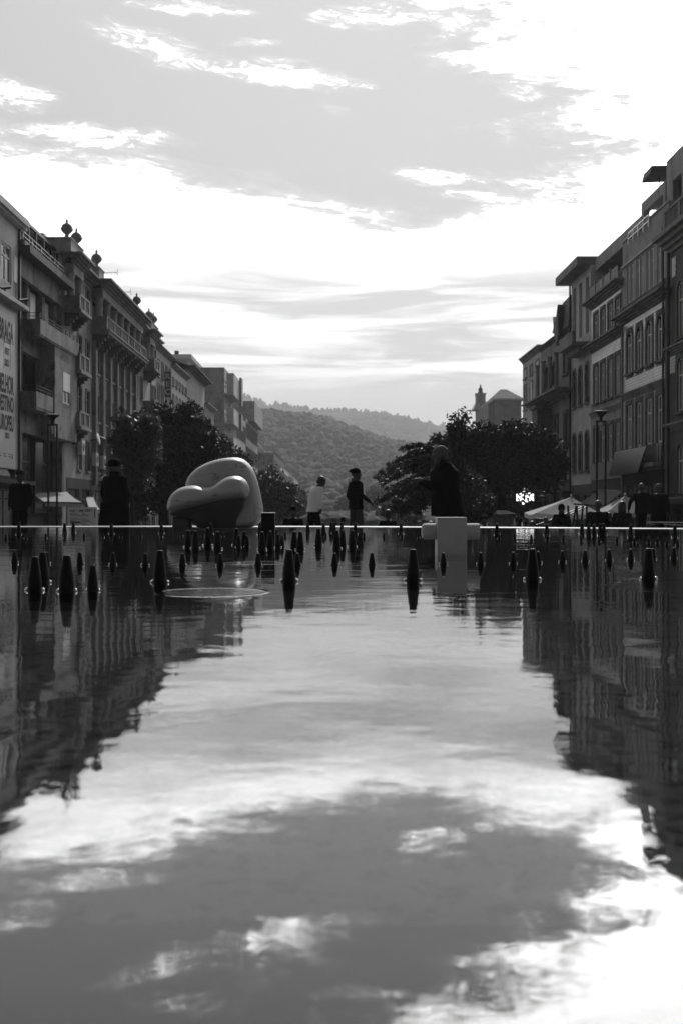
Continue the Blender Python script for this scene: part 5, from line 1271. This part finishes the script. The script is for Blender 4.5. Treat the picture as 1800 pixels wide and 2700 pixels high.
            if hair == 'long': h_.ell(hp(0,-.06,-.08), (.085*k,.055*k,.13*k), q); h_.caps(hp(-.075,-.02,.0), .03*k, hp(-.08,-.02,-.14), .025*k); h_.caps(hp(.075,-.02,.0), .03*k, hp(.08,-.02,-.14), .025*k)
            soft2(h_, 'hair', {'long': 'hair_dark'}.get(hair, hair), r, .009, 1)
    if mask: m_ = MB(); m_.ell(hp(0,.052,-.05), (.06*k*hs,.06*k*hs,.045*k*hs), q); soft2(m_, 'face_mask', 'cloth_mid', r, .009, 1)
    r['hp'] = 0; del r['hp']
    return r, P, J
# man at the right, facing left (-x) : local +y -> world -x  => yaw 90
r, P_, J_ = person('tall grey-haired man in a long dark coat facing left, reading his phone', 1176, 1181, 17.7, 92, H=1.82, hair='hair_grey', lean=.09, bow=.34, top=('cloth_black', 'coat', 0), arms={-1: ((-.22,.12,.15),(-.12,.38,.27)), 1: ((.22,.14,.14),(.06,.42,.27))}, hem=.62, bulk_=1.72, hs=1.3, vox=.008, collar='cloth_black', flare=.02)
ph_ = MB(); r_ = r; c = P_(-.04, .50, .30)
phn = thing('mobile_phone', 'thin mobile phone held in the hands of the grey-haired man', 'phone', r.matrix_basis.to_translation())
Rm = Matrix.Rotation(math.radians(92), 4, 'Z'); cw = Vector(r.location) + Rm @ c; phn.location = cw; WL[phn.name] = V(0,0,0); phn.rotation_euler = (math.radians(12), 0, math.radians(92))
m = MB(); m.box(-.038, .038, -.075, .075, -.005, .004); m.build('case', 'metal_dark', phn, bevel=.003); m = MB(); m.box(-.034, .034, -.07, .07, .0045, .0055); m.build('screen', 'glass', phn)
person('man in backward cap and dark jacket with pale collar, hands out to the right', 938, 1237, 23.6, -62, H=1.76, headgear='cap', lean=-.02, top=('cloth_black', 'jacket', 0), legs='denim', arms={-1: ((-.25,-.05,.22),(-.24,.05,.0)), 1: ((.22,.02,.22),(.17,.26,.08))}, stance=.10, bulk_=1.12, vox=.009, collar='cloth_mid', head_yaw=-20)
person('man in a white sweater and dark trousers with bowed head, walking right', 826, 1254, 25.2, -58, H=1.70, lean=.22, bow=.75, top=('cloth_white', 'sweater', 0), legs='cloth_black', arms={-1: ((-.24,-.02,.22),(-.22,.06,.0)), 1: ((.24,.0,.22),(.22,.08,-.01))}, stance=.12, bulk_=1.1, vox=.009, head_yaw=-10)
person('large dark coated figure with a flat cap standing at the left, facing right', 303, 1216, 19.2, -28, H=1.72, headgear='beanie', hs=1.2, collar='cloth_black', lean=0, top=('cloth_black', 'coat', 0), hem=.30, flare=.10, bulk_=1.25, vox=.010, head_yaw=-55, arms={-1: ((-.26,-.02,.24),(-.26,.03,.02)), 1: ((.24,.03,.24),(.22,.12,.02))})
person('man walking away with his left arm held out from his side', 1690, 1274, 30, 5, H=1.70, hair='bald', top=('cloth_black', 'jacket', 0), arms={-1: ((-.36,-.03,.26),(-.38,.04,.02)), 1: ((.25,-.02,.24),(.24,.05,.0))}, stance=.16, bulk_=1.15, group=None)
person('broad grey-haired man walking away beside the man with outstretched arm', 1735, 1277, 29, -8, H=1.68, hair='hair_grey', top=('cloth_black', 'coat', 0), bulk_=1.25, hem=.66, stance=.1)
person('balding man in a dark coat seated, seen from behind, at the right lamp', 1575, 1315, 25.0, 0, hair='bald', seated=1.22, top=('cloth_black', 'coat', 0), bulk_=1.2)
person('long-haired woman seen from behind, seated beside the balding man', 1639, 1319, 25.4, 8, H=1.66, hair='long', seated=1.18, top=('cloth_dark', 'jacket', 0), bulk_=1.12)
person('masked person in dark beanie seated left of the man in the white sweater', 773, 1333, 25.5, 180, H=1.7, headgear='beanie', mask=True, seated=.98, top=('cloth_black', 'jacket', 0), bulk_=1.1, arms={-1: ((-.24,.02,.24),(-.08,.22,.22)), 1: ((.24,.02,.24),(.08,.22,.22))})
person('person seen from behind, seated alone just left of the grey-haired phone reader', 1022, 1341, 27, 8, H=1.66, seated=.98, top=('cloth_black', 'jacket', 0))
person('hooded person with a pale face mask seated behind the stair railing', 1479, 1328, 30, 170, H=1.68, hood=True, mask=True, seated=1.12, top=('cloth_black', 'hooded_jacket', 0), bulk_=1.1)
person('grey bald-headed person low beside the bottom of the stair railing', 1438, 1360, 34, 160, H=1.6, hair='bald', seated=.9, top=('cloth_black', 'jacket', 0))
person('masked person in a beanie seated just right of the crossed stone block', 1276, 1357, 28, 175, H=1.66, headgear='beanie', mask=True, seated=.88, top=('cloth_black', 'jacket', 0))
person('hooded person seated under the lit cross sign', 1366, 1361, 31, 150, H=1.66, hood=True, seated=.88, top=('cloth_dark', 'hooded_jacket', 0))
person('long-haired person sitting lowest, below the leftmost parasol', 1402, 1372, 30, 190, H=1.6, hair='long', seated=.80, top=('cloth_black', 'jacket', 0))
person('child in a dark beanie sitting low on the plaza between the two standing young men', 904, 1363, 25, 10, H=1.15, headgear='beanie', seated=.60, top=('cloth_black', 'jacket', 0))
person('grey-haired person crouching low just right of the white sweater', 861, 1362, 25.6, -60, H=1.3, hair='hair_grey', seated=.62, lean=.4, top=('cloth_black', 'jacket', 0), bulk_=1.2)
person('child sitting low between the seated couple before the right parasols', 1605, 1350, 29, 0, H=1.3, hair='hair_dark', seated=.85, top=('cloth_dark', 'jacket', 0))
person('person in a cap and pale face mask standing in the shade at the left edge', 55, 1242, 24, 170, H=1.77, headgear='cap', mask=True, top=('cloth_black', 'jacket', 0), bulk_=1.15)
# low step the seated people sit on
for i, (pa, pb_, Y, hh, lb) in enumerate(((735,920,26.0,.12,'low stone step where people sit left of centre'),(995,1050,27.5,.12,'short low stone step under the lone seated figure'),(1250,1500,32,.10,'long low stone step at the foot of the stair railing'),(1540,1665,26.2,.34,'dark stone bench under the balding man and long-haired woman'))):
    zt = gz(Y)+hh; s_ = thing('stone_step', lb, 'step', (pt((pa+pb_)/2,0,Y).x, Y, gz(Y)))
    m = MB(); m.box(pt(pa,0,Y).x, pt(pb_,0,Y).x, Y-.4, Y+.35, gz(Y)-.1, zt-.02); m.build('riser', 'stone_dark', s_)
    m = MB(); m.box(pt(pa,0,Y).x-.02, pt(pb_,0,Y).x+.02, Y-.42, Y+.37, zt-.02, zt+.02); m.build('slab', 'stone_dark', s_, bevel=.01)
# ================================================================ HAZE
m = MB(); m.box(-3200, 3200, -60, 3800, -6, 330); hz = tag(m.build('haze', 'ground'), kind='stuff')
hm = bpy.data.materials.new('haze'); hm.use_nodes = True; nt = hm.node_tree; nt.nodes.clear()
o_ = nt.nodes.new('ShaderNodeOutputMaterial'); pv = nt.nodes.new('ShaderNodeVolumePrincipled')
pv.inputs['Color'].default_value = (.95, .95, .95, 1); pv.inputs['Density'].default_value = HAZE; pv.inputs['Anisotropy'].default_value = .1
nt.links.new(pv.outputs[0], o_.inputs['Volume']); hz.data.materials.clear(); hz.data.materials.append(hm)
